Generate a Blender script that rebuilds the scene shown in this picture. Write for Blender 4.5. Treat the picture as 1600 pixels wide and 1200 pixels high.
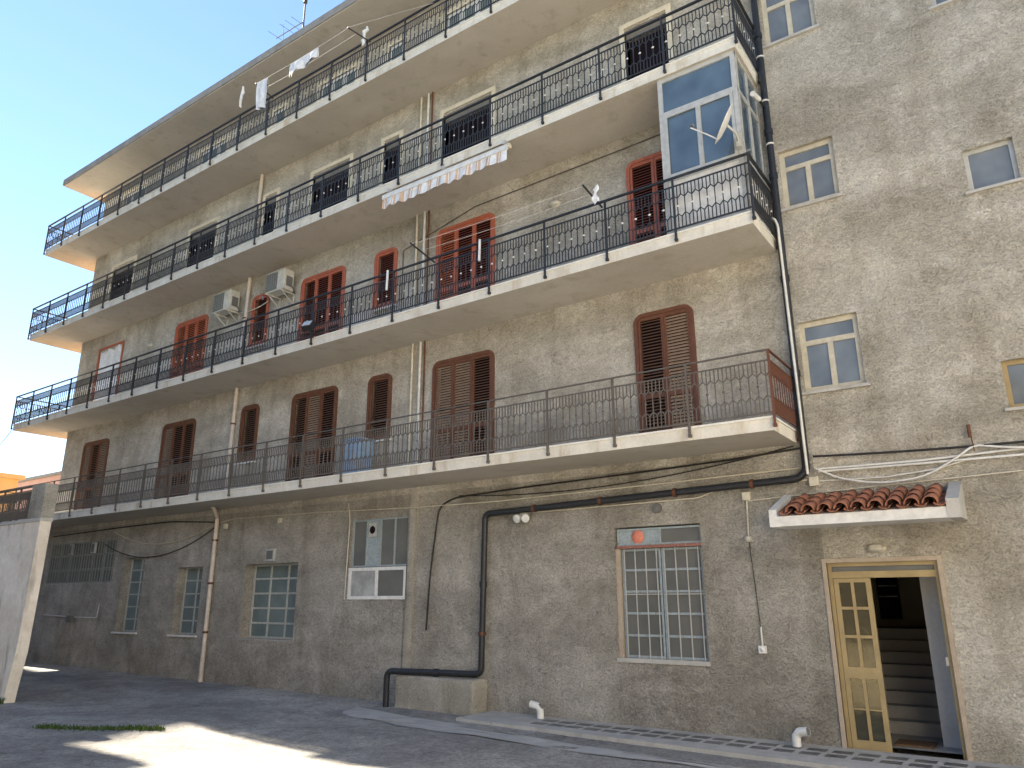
import bpy, bmesh, math, random
from mathutils import Vector, Matrix
rnd = random.Random(7)
# ------------------------------------------------------------------ clear
for o in list(bpy.data.objects): bpy.data.objects.remove(o)
sc = bpy.context.scene
COL = sc.collection
# ------------------------------------------------------------------ camera (origin of Z = lens height; facade is the plane Y=0)
cd = bpy.data.cameras.new('camera'); cam = bpy.data.objects.new('camera', cd); COL.objects.link(cam)
fwd = Vector((-0.55151722, 0.78701509, 0.27647062)).normalized()
rgt = Vector((0.81854197, 0.57444185, -0.00236704)).normalized()
up = rgt.cross(fwd)
M = Matrix((rgt, up, -fwd)).transposed().to_4x4(); M.translation = (0, -11, 0)
cam.matrix_world = M
cd.sensor_width = 36; cd.lens = 1168/1600*36; cd.clip_start = .05; cd.clip_end = 2000
sc.camera = cam
# ------------------------------------------------------------------ sky, sun, exposure
EL = math.radians(41.0); tx, ty = .987, -.163          # the light travels this way over the ground
w = bpy.data.worlds.new('World'); sc.world = w; w.use_nodes = True
nt = w.node_tree; bg = nt.nodes['Background']
sky = nt.nodes.new('ShaderNodeTexSky'); sky.sky_type = 'NISHITA'; sky.sun_disc = False
sky.sun_elevation = EL; sky.sun_rotation = math.atan2(-tx, -ty)
sky.air_density = 1.0; sky.dust_density = 0.0; sky.ozone_density = 2.0
bg.inputs[1].default_value = .052
nt.links.new(sky.outputs[0], bg.inputs[0])
sl = bpy.data.lights.new('sun', 'SUN'); so = bpy.data.objects.new('sun', sl); COL.objects.link(so)
sl.energy = 4.5; sl.angle = math.radians(.53); sl.color = (1, .89, .72)
so.rotation_euler = Vector((tx*math.cos(EL), ty*math.cos(EL), -math.sin(EL))).to_track_quat('-Z', 'Y').to_euler()
so.location = (-40, 10, 40)
sc.view_settings.view_transform = 'Standard'; sc.view_settings.look = 'None'
sc.view_settings.gamma = 1; sc.view_settings.use_curve_mapping = False
sc.view_settings.exposure = 2.45

# ------------------------------------------------------------------ materials
def N(t, k, **kw):
    n = t.nodes.new(k)
    for a, b in kw.items(): setattr(n, a, b)
    return n
def ramp(t, src, stops):
    r = N(t, 'ShaderNodeValToRGB'); t.links.new(src, r.inputs[0])
    e = r.color_ramp.elements
    while len(e) < len(stops): e.new(.5)
    for q, (p, c) in zip(e, stops):
        q.position = p; q.color = c if len(c) == 4 else (*c, 1)
    return r.outputs[0]
def mix(t, f, a, b, mode='MIX'):
    m = N(t, 'ShaderNodeMix', data_type='RGBA', blend_type=mode)
    if isinstance(f, (int, float)): m.inputs[0].default_value = f
    else: t.links.new(f, m.inputs[0])
    for i, v in ((6, a), (7, b)):
        if isinstance(v, tuple): m.inputs[i].default_value = (*v, 1)
        else: t.links.new(v, m.inputs[i])
    return m.outputs[2]
def noise(t, co, s, d=4, r=.55, dist=0, map3=None):
    n = N(t, 'ShaderNodeTexNoise'); n.inputs['Scale'].default_value = s; n.inputs['Detail'].default_value = d
    n.inputs['Roughness'].default_value = r; n.inputs['Distortion'].default_value = dist
    if map3:
        mp = N(t, 'ShaderNodeMapping'); mp.inputs['Scale'].default_value = map3; t.links.new(co, mp.inputs[0]); co = mp.outputs[0]
    t.links.new(co, n.inputs['Vector']); return n.outputs[0]
def base(name, rough=.8, metal=0, spec=.5):
    m = bpy.data.materials.new(name); m.use_nodes = True; t = m.node_tree; b = t.nodes['Principled BSDF']
    b.inputs['Roughness'].default_value = rough; b.inputs['Metallic'].default_value = metal
    b.inputs['Specular IOR Level'].default_value = spec
    g = N(t, 'ShaderNodeNewGeometry'); return m, t, b, g.outputs['Position']
def bump(t, b, h, s, d):
    n = N(t, 'ShaderNodeBump'); n.inputs['Strength'].default_value = s; n.inputs['Distance'].default_value = d
    t.links.new(h, n.inputs['Height']); t.links.new(n.outputs[0], b.inputs['Normal'])
def math_n(t, op, a, b):
    n = N(t, 'ShaderNodeMath', operation=op)
    for i, v in ((0, a), (1, b)):
        if isinstance(v, (int, float)): n.inputs[i].default_value = v
        else: t.links.new(v, n.inputs[i])
    return n.outputs[0]

def roughcast(name, lo, mid, hi, hollow_tone=(.16, .14, .115), amt=.8):
    """hand-thrown roughcast render: mottled, darker in the hollows"""
    m, t, b, co = base(name, .95, spec=.15)
    n1 = noise(t, co, .55, 6, .62, .6); n2 = noise(t, co, 2.6, 6, .65, .8)
    n3 = noise(t, co, 9.5, 7, .74, 2.0, (1, 1, 1.5)); n4 = noise(t, co, 38, 4, .65)
    st = noise(t, co, 1.0, 5, .6, .3, (1.7, 1.7, .22))
    c = ramp(t, n1, [(.33, lo), (.50, mid), (.68, hi)])
    c2 = ramp(t, n2, [(.31, lo), (.5, mid), (.70, hi)])
    c = mix(t, .42, c, c2)
    n0 = noise(t, co, .9, 4, .55, .5, (.35, .35, 1.3)); b0 = ramp(t, n0, [(.36, (.80, .79, .77)), (.62, (1.08, 1.08, 1.08))]); c = mix(t, 1.0, c, b0, 'MULTIPLY')
    n5 = noise(t, co, .75, 5, .6, 1.2); p5 = ramp(t, n5, [(.47, (.89, .885, .87)), (.50, (1, 1, 1)), (.57, (1, 1, 1)), (.60, (1.07, 1.07, 1.07))]); c = mix(t, 1.0, c, p5, 'MULTIPLY')
    cav = ramp(t, n3, [(.36, (0, 0, 0)), (.56, (1, 1, 1))])
    dark = mix(t, .55, c, hollow_tone, 'MULTIPLY')
    dk = mix(t, amt, c, dark)
    c = mix(t, cav, dk, c)
    grit = ramp(t, n4, [(.32, (.62, .62, .62)), (.6, (1.06, 1.06, 1.06))])
    c = mix(t, .75, c, grit, 'MULTIPLY')
    sr = ramp(t, st, [(.50, (1, 1, 1)), (.66, (.62, .59, .53))])
    c = mix(t, .5, c, sr, 'MULTIPLY')
    t.links.new(c, b.inputs['Base Color'])
    h = math_n(t, 'ADD', math_n(t, 'MULTIPLY', n3, 1.0), math_n(t, 'MULTIPLY', n4, .55))
    bump(t, b, h, 1.0, .06)
    return m
def smooth(name, c1, c2, rough=.85, scale=1.5, bs=.25, bd=.004, streak=None, spec=.3, fine=30):
    m, t, b, co = base(name, rough, spec=spec)
    n1 = noise(t, co, scale, 6, .6, .4); n2 = noise(t, co, fine, 4, .6)
    c = ramp(t, n1, [(.32, c1), (.68, c2)])
    g = ramp(t, n2, [(.3, (.86, .86, .86)), (.7, (1.05, 1.05, 1.05))]); c = mix(t, .7, c, g, 'MULTIPLY')
    if streak:
        s = noise(t, co, 1.3, 5, .65, .2, (2.2, 2.2, .5)); f = ramp(t, s, [(.54, (0, 0, 0)), (.74, (1, 1, 1))])
        c = mix(t, f, c, streak)
    t.links.new(c, b.inputs['Base Color']); bump(t, b, n2, bs, bd)
    return m
def paint(name, c, rough=.5, wear=None, scale=9, metal=0, spec=.4, amt=(.55, .7)):
    m, t, b, co = base(name, rough, metal, spec)
    n = noise(t, co, scale, 5, .65); k = tuple(x*.78 for x in c)
    cc = ramp(t, n, [(.35, k), (.65, c)])
    if wear:
        n2 = noise(t, co, scale*2.7, 5, .7); f = ramp(t, n2, [(amt[0], (0, 0, 0)), (amt[1], (1, 1, 1))]); cc = mix(t, f, cc, wear)
    t.links.new(cc, b.inputs['Base Color']); bump(t, b, n, .15, .003)
    return m
def glassy(name, c, rough=.06, spec=.6, wav=.02, tint2=None):
    m, t, b, co = base(name, rough, spec=spec)
    n = noise(t, co, 1.7, 3, .5); c2 = tint2 or tuple(x*.6 for x in c)
    cc = ramp(t, n, [(.35, c2), (.65, c)]); t.links.new(cc, b.inputs['Base Color'])
    dirt = noise(t, co, 14, 5, .7); r = ramp(t, dirt, [(.4, (rough,)*3), (.75, (rough+.16,)*3)]); t.links.new(r, b.inputs['Roughness'])
    bump(t, b, n, wav, .05); return m

MT = {}
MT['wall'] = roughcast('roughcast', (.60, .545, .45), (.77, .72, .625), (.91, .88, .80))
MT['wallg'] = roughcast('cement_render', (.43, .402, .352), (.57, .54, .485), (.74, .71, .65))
MT['patch'] = roughcast('cement_infill', (.46, .43, .385), (.58, .545, .49), (.70, .665, .61))
MT['strip'] = roughcast('pale_cement', (.50, .47, .41), (.62, .585, .51), (.74, .705, .625), amt=.3)
MT['ochre'] = smooth('ochre_plaster', (.80, .37, .05), (.86, .44, .08), .9)
MT['soffit'] = smooth('shade_toned_soffit', (.46, .42, .355), (.55, .51, .44), .9, .7, .2, .004, (.39, .35, .28))  # greyer than the fascia paint, the underside's shade put into the colour
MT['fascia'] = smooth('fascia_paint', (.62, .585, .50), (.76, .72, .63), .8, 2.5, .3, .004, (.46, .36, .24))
MT['marble'] = smooth('marble_edge', (.72, .70, .64), (.82, .80, .75), .45, 5)
MT['rooff'] = smooth('roof_concrete', (.25, .235, .215), (.34, .325, .30), .9, 3)
MT['iron'] = paint('black_iron', (.028, .030, .034), .5, (.07, .055, .045), 12)
MT['irongrey'] = paint('weathered_iron', (.13, .115, .10), .7, (.10, .06, .04), 14)
MT['rust'] = paint('rusty_iron', (.15, .060, .034), .8, (.07, .035, .025), 16)
MT['dot'] = paint('white_enamel', (.78, .77, .73), .4)
MT['brown'] = paint('brown_wood', (.14, .053, .024), .5, (.20, .09, .045), 7)
MT['brownslat'] = paint('brown_slats', (.17, .088, .055), .6, (.20, .13, .09), 6)
MT['paleslat'] = paint('faded_skylit_slats', (.34, .235, .165), .7, (.22, .13, .08), 6)  # faded wood, with skylight on the closed slats put into the colour
MT['red'] = paint('red_wood', (.44, .125, .066), .5, (.50, .17, .11), 7)
MT['redslat'] = paint('red_slats', (.32, .085, .048), .55, (.33, .10, .07), 6)
MT['redpale'] = paint('red_orange_slats', (.50, .13, .055), .5, (.36, .09, .05), 6)
MT['cream'] = smooth('cream_surround', (.62, .55, .41), (.74, .67, .53), .7, 4, .15, .003)
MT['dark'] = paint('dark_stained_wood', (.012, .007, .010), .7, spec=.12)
MT['dgrey'] = paint('shutter_box', (.19, .175, .15), .7)
MT['alu'] = paint('cream_aluminium', (.58, .53, .41), .4, spec=.5)
MT['alug'] = paint('grey_aluminium', (.50, .50, .47), .35, spec=.5)
MT['gold'] = paint('bronze_gold_aluminium', (.40, .30, .145), .35, spec=.6, scale=4)
MT['white'] = paint('white_paint', (.76, .75, .72), .5)
MT['whitepvc'] = paint('white_plastic', (.80, .80, .78), .35)
MT['glass'] = glassy('window_glass', (.19, .21, .225), .05, .7, .012, (.12, .135, .15))
MT['glassblue'] = glassy('veranda_glass', (.10, .15, .20), .05, .9, .015)
MT['frost'] = glassy('frosted_glass', (.19, .235, .23), .35, .45, .004, (.13, .17, .17))
MT['sagel'] = paint('pale_sage_steel', (.50, .51, .47), .55, (.32, .28, .23), 10)
MT['frostd'] = glassy('dusty_glass', (.15, .15, .14), .35, .4, .004, (.11, .115, .108))
MT['doorglass'] = glassy('door_glass', (.045, .047, .038), .03, .5, .03)
MT['doorglass'].node_tree.nodes['Principled BSDF'].inputs['IOR'].default_value = 2.0
MT['doorglass'].node_tree.nodes['Principled BSDF'].inputs['Specular Tint'].default_value = (1, .84, .52, 1)
MT['opal'] = glassy('opal_glass', (.50, .51, .50), .2, .5)
MT['sage'] = paint('sage_steel', (.30, .33, .30), .55, (.22, .20, .17), 10)
MT['bluegrey'] = paint('blue_grey_steel', (.36, .43, .46), .55, (.20, .14, .10), 12)
MT['coral'] = paint('coral_paint', (.72, .25, .17), .6)
MT['redlead'] = paint('red_lead_steel', (.30, .13, .10), .7, (.40, .36, .33), 10)
MT['pvcbeige'] = paint('beige_pipe', (.66, .575, .49), .5, (.52, .43, .35), 6)
MT['pvcblack'] = paint('black_pipe', (.022, .024, .028), .4, (.05, .05, .05), 5)
MT['cable'] = paint('black_cable', (.025, .022, .02), .6)
MT['beigecable'] = paint('beige_conduit', (.66, .61, .49), .6)
MT['whitecable'] = paint('white_conduit', (.72, .71, .67), .5)
MT['acwhite'] = paint('ac_casing', (.62, .60, .52), .5, (.45, .41, .33), 5)
MT['acgrille'] = paint('ac_grille', (.16, .16, .15), .6)
MT['bluepl'] = paint('blue_plastic', (.30, .42, .56), .5, (.46, .54, .62), 5)
MT['terra'] = paint('terracotta', (.36, .155, .095), .8, (.22, .115, .08), 8, spec=.2, amt=(.48, .72))
MT['cement'] = smooth('cement', (.40, .39, .36), (.52, .50, .465), .9, 3, .4, .006, (.30, .28, .25))
MT['block'] = glassy('pavement_glass', (.17, .17, .16), .4, .35)
MT['cloth'] = paint('white_cloth', (.82, .82, .82), .9, spec=.1)
MT['tan'] = paint('tan_stripe', (.70, .47, .31), .9, spec=.1)
MT['yellow'] = smooth('yellow_house', (.82, .50, .18), (.88, .58, .24), .9)
MT['pink'] = smooth('pink_house', (.60, .36, .29), (.66, .42, .34), .9)
MT['beige'] = smooth('beige_house', (.50, .43, .33), (.58, .51, .40), .9, .6)
MT['whitewall'] = smooth('whitewash', (.70, .66, .58), (.78, .75, .68), .9)
MT['jamb'] = smooth('stone_jamb', (.38, .31, .24), (.47, .39, .31), .7, 6)
MT['cementd'] = smooth('worn_cement', (.40, .385, .36), (.50, .485, .455), .95, 2.2, .5, .008, (.33, .32, .295))
MT['stone'] = smooth('brown_stone', (.16, .135, .105), (.21, .18, .14), .9, .6)
MT['stairs'] = smooth('stair_stone', (.30, .28, .25), (.38, .36, .33), .6)
MT['hall'] = smooth('hall_paint', (.46, .45, .43), (.52, .51, .49), .8)
MT['halldark'] = smooth('hall_tan', (.30, .25, .18), (.35, .30, .22), .8)
MT['mat'] = paint('door_mat', (.14, .08, .04), .95)
MT['lampglass'] = paint('lamp_glass', (.60, .57, .48), .3)
MT['oldplaster'] = smooth('old_plaster', (.66, .585, .49), (.88, .82, .72), .9, 1.1, .7, .02, (.30, .26, .22), fine=9)

def asphalt():
    m, t, b, co = base('worn_asphalt', .92, spec=.2)
    n1 = noise(t, co, .35, 6, .65, .7); n2 = noise(t, co, 3.0, 6, .65, .5); n3 = noise(t, co, 70, 3, .7)
    c = ramp(t, n1, [(.36, (.28, .27, .255)), (.50, (.39, .38, .36)), (.62, (.52, .505, .475))])
    c2 = ramp(t, n2, [(.3, (.70, .70, .70)), (.68, (1.15, 1.15, 1.15))]); c = mix(t, .8, c, c2, 'MULTIPLY')
    v = N(t, 'ShaderNodeTexVoronoi'); v.inputs['Scale'].default_value = 45; t.links.new(co, v.inputs['Vector'])
    st = ramp(t, n3, [(.30, (.55, .55, .55)), (.55, (1, 1, 1)), (.78, (1.5, 1.48, 1.42))]); c = mix(t, .85, c, st, 'MULTIPLY')
    ng = noise(t, co, 16, 6, .8); gg = ramp(t, ng, [(.36, (.62, .62, .63)), (.52, (1, 1, 1)), (.66, (1.22, 1.21, 1.19))]); c = mix(t, .9, c, gg, 'MULTIPLY')
    cr = N(t, 'ShaderNodeTexVoronoi', feature='DISTANCE_TO_EDGE'); cr.inputs['Scale'].default_value = .42
    dn = N(t, 'ShaderNodeTexNoise'); dn.inputs['Scale'].default_value = 1.6; dn.inputs['Detail'].default_value = 6; t.links.new(co, dn.inputs['Vector'])
    ad = N(t, 'ShaderNodeVectorMath', operation='MULTIPLY_ADD'); t.links.new(dn.outputs['Color'], ad.inputs[0]); ad.inputs[1].default_value = (1.3, 1.3, 0); t.links.new(co, ad.inputs[2])
    t.links.new(ad.outputs[0], cr.inputs['Vector'])
    ck = ramp(t, cr.outputs['Distance'], [(.0, (.45, .43, .40)), (.012, (1, 1, 1))]); c = mix(t, .4, c, ck, 'MULTIPLY')
    t.links.new(c, b.inputs['Base Color'])
    h = math_n(t, 'ADD', math_n(t, 'MULTIPLY', n3, 1.0), math_n(t, 'MULTIPLY', ng, 1.6)); bump(t, b, h, .9, .02)
    return m
MT['asphalt'] = asphalt()
MT['weed'] = paint('weed_green', (.075, .125, .030), .8, (.12, .14, .055), 20, spec=.2)

# ------------------------------------------------------------------ mesh helpers
class MB:
    def __init__(s): s.v = []; s.f = []; s.mi = []; s.sm = []
    def add(s, vs, fs, mi=0, sm=False):
        n = len(s.v); s.v += [tuple(v) for v in vs]
        for f in fs: s.f.append([i+n for i in f]); s.mi.append(mi); s.sm.append(sm)
        return s
    def box(s, x0, x1, y0, y1, z0, z1, mi=0):
        return s.add([(x0,y0,z0),(x1,y0,z0),(x1,y1,z0),(x0,y1,z0),(x0,y0,z1),(x1,y0,z1),(x1,y1,z1),(x0,y1,z1)],
              [(0,3,2,1),(4,5,6,7),(0,1,5,4),(1,2,6,5),(2,3,7,6),(3,0,4,7)], mi)
    def bar(s, a, b, r, mi=0, upv=(0,1,0), r2=None):
        a = Vector(a); b = Vector(b); d = (b-a).normalized(); u = Vector(upv)
        if abs(d.dot(u)) > .95: u = Vector((0,0,1)) if abs(d.z) < .9 else Vector((1,0,0))
        p = d.cross(u).normalized(); q = d.cross(p); r2 = r2 or r
        vs = [e+p*i*r+q*j*r2 for e in (a,b) for i,j in ((-1,-1),(1,-1),(1,1),(-1,1))]
        return s.add(vs, [(0,1,2,3),(7,6,5,4),(0,4,5,1),(1,5,6,2),(2,6,7,3),(3,7,4,0)], mi)
    def tube(s, pts, r, n=8, mi=0, cap=True):
        pts = [Vector(p) for p in pts]; rings = []; prev = None
        for i, p in enumerate(pts):
            d = ((pts[min(i+1,len(pts)-1)]-p).normalized()+(p-pts[max(i-1,0)]).normalized())
            d = d.normalized() if d.length > 1e-6 else (pts[min(i+1,len(pts)-1)]-p).normalized()
            if prev is None:
                u = Vector((0,0,1)) if abs(d.z) < .9 else Vector((1,0,0)); prev = d.cross(u).normalized()
            prev = (prev-d*prev.dot(d)).normalized(); q = d.cross(prev)
            rr = r[i] if isinstance(r, (list, tuple)) else r
            rings.append([p+(prev*math.cos(a)+q*math.sin(a))*rr for a in [2*math.pi*k/n for k in range(n)]])
        vs = [v for g in rings for v in g]; fs = []
        for i in range(len(rings)-1):
            for k in range(n):
                a = i*n+k; b = i*n+(k+1)%n; fs.append((a, b, b+n, a+n))
        s.add(vs, fs, mi, True)
        if cap:
            s.add(rings[0], [tuple(range(n))[::-1]], mi); s.add(rings[-1], [tuple(range(n))], mi)
        return s
    def lathe(s, c, axis, prof, n=20, mi=0, sx=1, sz=1):
        ax = Vector(axis).normalized(); u = Vector((0,0,1)) if abs(ax.z) < .9 else Vector((1,0,0))
        p = ax.cross(u).normalized(); q = ax.cross(p); c = Vector(c); vs = []; fs = []
        for r, h in prof:
            for k in range(n):
                a = 2*math.pi*k/n; vs.append(c+ax*h+p*math.cos(a)*r*sx+q*math.sin(a)*r*sz)
        for i in range(len(prof)-1):
            for k in range(n):
                a = i*n+k; b = i*n+(k+1)%n; fs.append((a, b, b+n, a+n))
        return s.add(vs, fs, mi, True)
    def prism_y(s, poly, y0, y1, mi=0):      # poly of (x,z) counter-clockwise seen from -Y
        n = len(poly)
        vs = [(x, y0, z) for x, z in poly]+[(x, y1, z) for x, z in poly]
        return s.add(vs, [tuple(range(n)), tuple(range(2*n-1, n-1, -1))]+[((i+1)%n, i, i+n, (i+1)%n+n) for i in range(n)], mi)
    def mesh(s, name, mats):
        me = bpy.data.meshes.new(name); me.from_pydata(s.v, [], s.f)
        for m in (mats if isinstance(mats, (list, tuple)) else [mats]): me.materials.append(MT[m])
        me.polygons.foreach_set('material_index', s.mi); me.polygons.foreach_set('use_smooth', s.sm); me.update()
        return me
    def obj(s, name, mats, parent=None, loc=None):
        return link(name, s.mesh(name, mats), parent, loc)
def link(name, me, parent=None, loc=None, rz=0):
    o = bpy.data.objects.new(name, me); COL.objects.link(o)
    if parent: o.parent = parent
    if loc: o.location = loc
    if rz: o.rotation_euler.z = rz
    return o
def empty(name, loc=(0,0,0)):
    o = bpy.data.objects.new(name, None); COL.objects.link(o); o.location = loc; o.empty_display_size = .2; return o
def tag(o, label, cat, group=None, kind=None):
    if label: o['label'] = label
    if cat: o['category'] = cat
    if group: o['group'] = group
    if kind: o['kind'] = kind
    return o
def struct(o, label=None, cat=None):
    o['kind'] = 'structure'
    return tag(o, label, cat)
def arc_pts(pts, r=.06, n=5):
    """round the corners of a polyline"""
    P = [Vector(p) for p in pts]; out = [P[0]]
    for i in range(1, len(P)-1):
        a = (P[i-1]-P[i]); b = (P[i+1]-P[i]); k = min(r, a.length*.45, b.length*.45)
        s, e = P[i]+a.normalized()*k, P[i]+b.normalized()*k
        for j in range(n+1):
            t = j/n; out.append(s*(1-t)**2+P[i]*2*t*(1-t)+e*t*t)
    return out+[P[-1]]
def sag(a, b, d, n=10):
    a = Vector(a); b = Vector(b); return [a.lerp(b, i/n)-Vector((0,0,d*4*(i/n)*(1-i/n))) for i in range(n+1)]

# ------------------------------------------------------------------ ground
def gz(x): return -1.75-.0065*(min(max(x, -45), 15)+25)
g = MB()
xs = [-400,-200,-100,-60,-45]+[-45+.75*i for i in range(1, 81)]+[25,60,120,300]
ys = [-300,-150,-80,-50,-30]+[-30+.75*i for i in range(1, 46)]+[10,30,70,150,400]
def gzz(x, y):
    near = max(0, min(1, (-y-.6)/1.5))*(1 if -40 < x < 12 and -25 < y else 0)
    return gz(x)+near*.018*(math.sin(x*1.3+y*.7)+math.sin(x*.53-y*1.9+1)+.6*math.sin(x*2.9+y*2.3))
vs = [(x, y, gzz(x, y)) for y in ys for x in xs]; nx = len(xs)
g.add(vs, [(j*nx+i, j*nx+i+1, (j+1)*nx+i+1, (j+1)*nx+i) for j in range(len(ys)-1) for i in range(nx-1)], 0, True)
struct(g.obj('ground', 'asphalt'))

# cement spill / apron along the building foot, irregular outline, a few mm proud
def blob_sheet(name, outline, mat, dz=.006):
    m = MB(); n = len(outline); cx = sum(p[0] for p in outline)/n; cy = sum(p[1] for p in outline)/n
    ring = []; 
    for i, p in enumerate(outline):
        q = outline[(i+1)%n]
        for k in range(4):
            t = k/4; x = p[0]*(1-t)+q[0]*t; y = p[1]*(1-t)+q[1]*t
            ring.append((x+rnd.uniform(-.06,.06), y+rnd.uniform(-.05,.05)))
    N_ = len(ring); rows = [(1.0), (.75), (.5), (.25)]
    vs = [(cx+(x-cx)*s, cy+(y-cy)*s, gzz(cx+(x-cx)*s, cy+(y-cy)*s)+dz+.02*(1 if s < 1 else 0)*0) for s in rows for x, y in ring]+[(cx, cy, gzz(cx, cy)+dz)]
    fs = [(j*N_+i, (j+1)*N_+i, (j+1)*N_+(i+1)%N_, j*N_+(i+1)%N_) for j in range(3) for i in range(N_)]+[(3*N_+i, len(vs)-1, 3*N_+(i+1)%N_) for i in range(N_)]
    m.add(vs, [f[::-1] for f in fs], 0, True); return m.obj(name, mat)

# sidewalk along the right half of the facade
SX0 = -8.15
def swz(x): return gz(-8)+.045-.0035*(x+8)
sw = MB()
n = 24
for i in range(n):
    a = SX0+(12.5+0)*i/n; b = SX0+12.5*(i+1)/n
    ya, yb = -.95-.055*(a+8.15)*.75, -.95-.055*(b+8.15)*.75
    ya = max(ya, -1.45); yb = max(yb, -1.45)
    za, zb = swz(a), swz(b)
    sw.add([(a,ya,za),(b,yb,zb),(b,.0,zb),(a,.0,za),(a,ya,za-.16),(b,yb,zb-.16)], [(0,1,2,3),(4,5,1,0)])
    if i == 0: sw.add([(a,ya,za),(a,0,za),(a,0,za-.16),(a,ya,za-.16)], [(0,1,2,3)])
side = struct(sw.obj('sidewalk', 'cement'))
gb = MB(); gb.box(-.115,.115,-.085,.085,-.01,.004); gbm = gb.mesh('glass_block', 'block')
k = 0
x = -6.75
while x < 1.2:
    for y in (-.35, -.64):
        o = link('glass_block', gbm, side, (x+(0 if y > -.5 else -.02), y, swz(x))); k += 1
    x += .305
struct(blob_sheet('cement_apron', [(-10.6,-.75),(-9.6,-1.1),(-8.3,-1.3),(-6,-1.55),(-3.5,-1.75),(0,-1.85),(3,-1.9),(3,-2.2),(-1,-2.1),(-4,-1.95),(-6.5,-2.0),(-8.5,-1.9),(-9.6,-1.6),(-10.3,-1.35)], 'cementd', .008))

# ------------------------------------------------------------------ the apartment building
B = tag(empty('apartment_building'), 'long grey-tan roughcast apartment block with four balcony storeys', 'building')
XL, XR = -25.05, 4.5
SLAB = [2.13, 5.15, 8.16, 11.2]      # underside of each balcony slab
ST = .165                              # slab thickness
TOP = 13.69                            # roof soffit
COLS = [(-23.80,-22.30,3), (-19.45,-17.90,3), (-15.95,-15.25,1), (-14.02,-12.46,3), (-11.50,-10.80,1), (-9.66,-8.11,3), (-5.16,-4.10,2)]
openings = []                          # x0,x1,z0,z1,depth
def add_open(x0, x1, z0, z1, d): openings.append((x0, x1, z0, z1, d))
# ground floor
GW = dict(L=(-24.9,-21.1,.48,1.62,.07), A=(-20.58,-19.53,-.80,1.09,.30), B=(-17.95,-16.90,-.81,.78,.30), C=(-15.24,-13.40,-.83,.78,.34),
          D=(-11.77,-10.21,.01,1.58,.06), E=(-5.70,-4.25,-.90,1.10,.14))
for q in GW.values(): add_open(*q)
DOOR = (-2.50,-1.17,-1.865,.46,.14); add_open(-2.50,-1.17,-1.90,.46,.14)
for fl in range(4):
    z0 = SLAB[fl]+ST+.03
    for i, (a, b, n) in enumerate(COLS):
        top = 4.64+2.955*fl if fl < 3 else 13.28
        zb = z0 if n != 1 or fl > 1 else 3.20+2.98*fl
        if fl < 2: add_open(a+.05, b-.05, zb+(0 if n != 1 else .05), top-.05, .12)
        else: add_open(a+.10, b-.10, z0 if (n != 1) else z0, top-.10, .26)
RW = [(-2.52,-1.70,2.87,3.94), (-2.52,-1.70,5.82,6.84), (-2.52,-1.70,8.86,9.95), (-2.52,-1.70,11.85,12.95)]
RQ = [(-.11,.48,2.28,2.90), (-.09,.49,5.31,5.95), (-.11,.49,8.37,9.0), (-.11,.49,11.4,12.0)]
for q in RW+RQ: add_open(*q, .13)
# wall sheet cut by the openings, with reveals
bx = sorted({XL, XR}|{o[0] for o in openings}|{o[1] for o in openings}|{-8.9+1.1*i for i in range(0)})
bz = sorted({-2.3, TOP}|{o[2] for o in openings}|{o[3] for o in openings}|{2.0})
wall = MB()
def in_open(x, z): return any(o[0] < x < o[1] and o[2] < z < o[3] for o in openings)
for i in range(len(bx)-1):
    for j in range(len(bz)-1):
        xm, zm = (bx[i]+bx[i+1])/2, (bz[j]+bz[j+1])/2
        if bx[i+1]-bx[i] < 1e-6 or bz[j+1]-bz[j] < 1e-6 or in_open(xm, zm): continue
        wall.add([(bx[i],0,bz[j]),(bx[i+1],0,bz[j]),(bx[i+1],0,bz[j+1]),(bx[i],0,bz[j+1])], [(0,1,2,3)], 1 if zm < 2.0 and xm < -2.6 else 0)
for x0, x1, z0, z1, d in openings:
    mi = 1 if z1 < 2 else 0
    wall.add([(x0,0,z0),(x0,d,z0),(x0,d,z1),(x0,0,z1)], [(0,1,2,3)], mi)
    wall.add([(x1,0,z0),(x1,0,z1),(x1,d,z1),(x1,d,z0)], [(0,1,2,3)], mi)
    wall.add([(x0,0,z1),(x0,d,z1),(x1,d,z1),(x1,0,z1)], [(0,1,2,3)], mi)
    wall.add([(x0,0,z0),(x1,0,z0),(x1,d,z0),(x0,d,z0)], [(0,1,2,3)], mi)
    if (x0, x1) != (-2.50, -1.17):     # closed behind the joinery
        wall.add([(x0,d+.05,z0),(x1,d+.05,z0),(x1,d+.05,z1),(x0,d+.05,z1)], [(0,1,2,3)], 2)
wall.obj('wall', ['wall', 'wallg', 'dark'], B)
BACK = 12
sidew = MB(); sidew.add([(XL,0,-2.3),(XL,BACK,-2.3),(XL,BACK,TOP),(XL,0,TOP)], [(0,3,2,1)])
sidew.obj('side_wall', 'ochre', B)['label'] = 'ochre plastered end wall facing the sun'
bk = MB(); bk.add([(XL,BACK,-2.3),(XR,BACK,-2.3),(XR,BACK,TOP),(XL,BACK,TOP)], [(3,2,1,0)])
bk.add([(XR,0,-2.3),(XR,BACK,-2.3),(XR,BACK,TOP),(XR,0,TOP)], [(0,1,2,3)])
bk.obj('rear_wall', 'wall', B)
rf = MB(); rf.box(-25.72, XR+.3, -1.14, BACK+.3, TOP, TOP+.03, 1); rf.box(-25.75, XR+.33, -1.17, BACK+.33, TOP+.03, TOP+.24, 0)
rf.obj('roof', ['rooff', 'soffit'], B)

ax = MB(); ax.box(-36, XL-.002, .02, .5, -2.3, 2.10); ax.obj('annex_wall', 'wallg', B)
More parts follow.
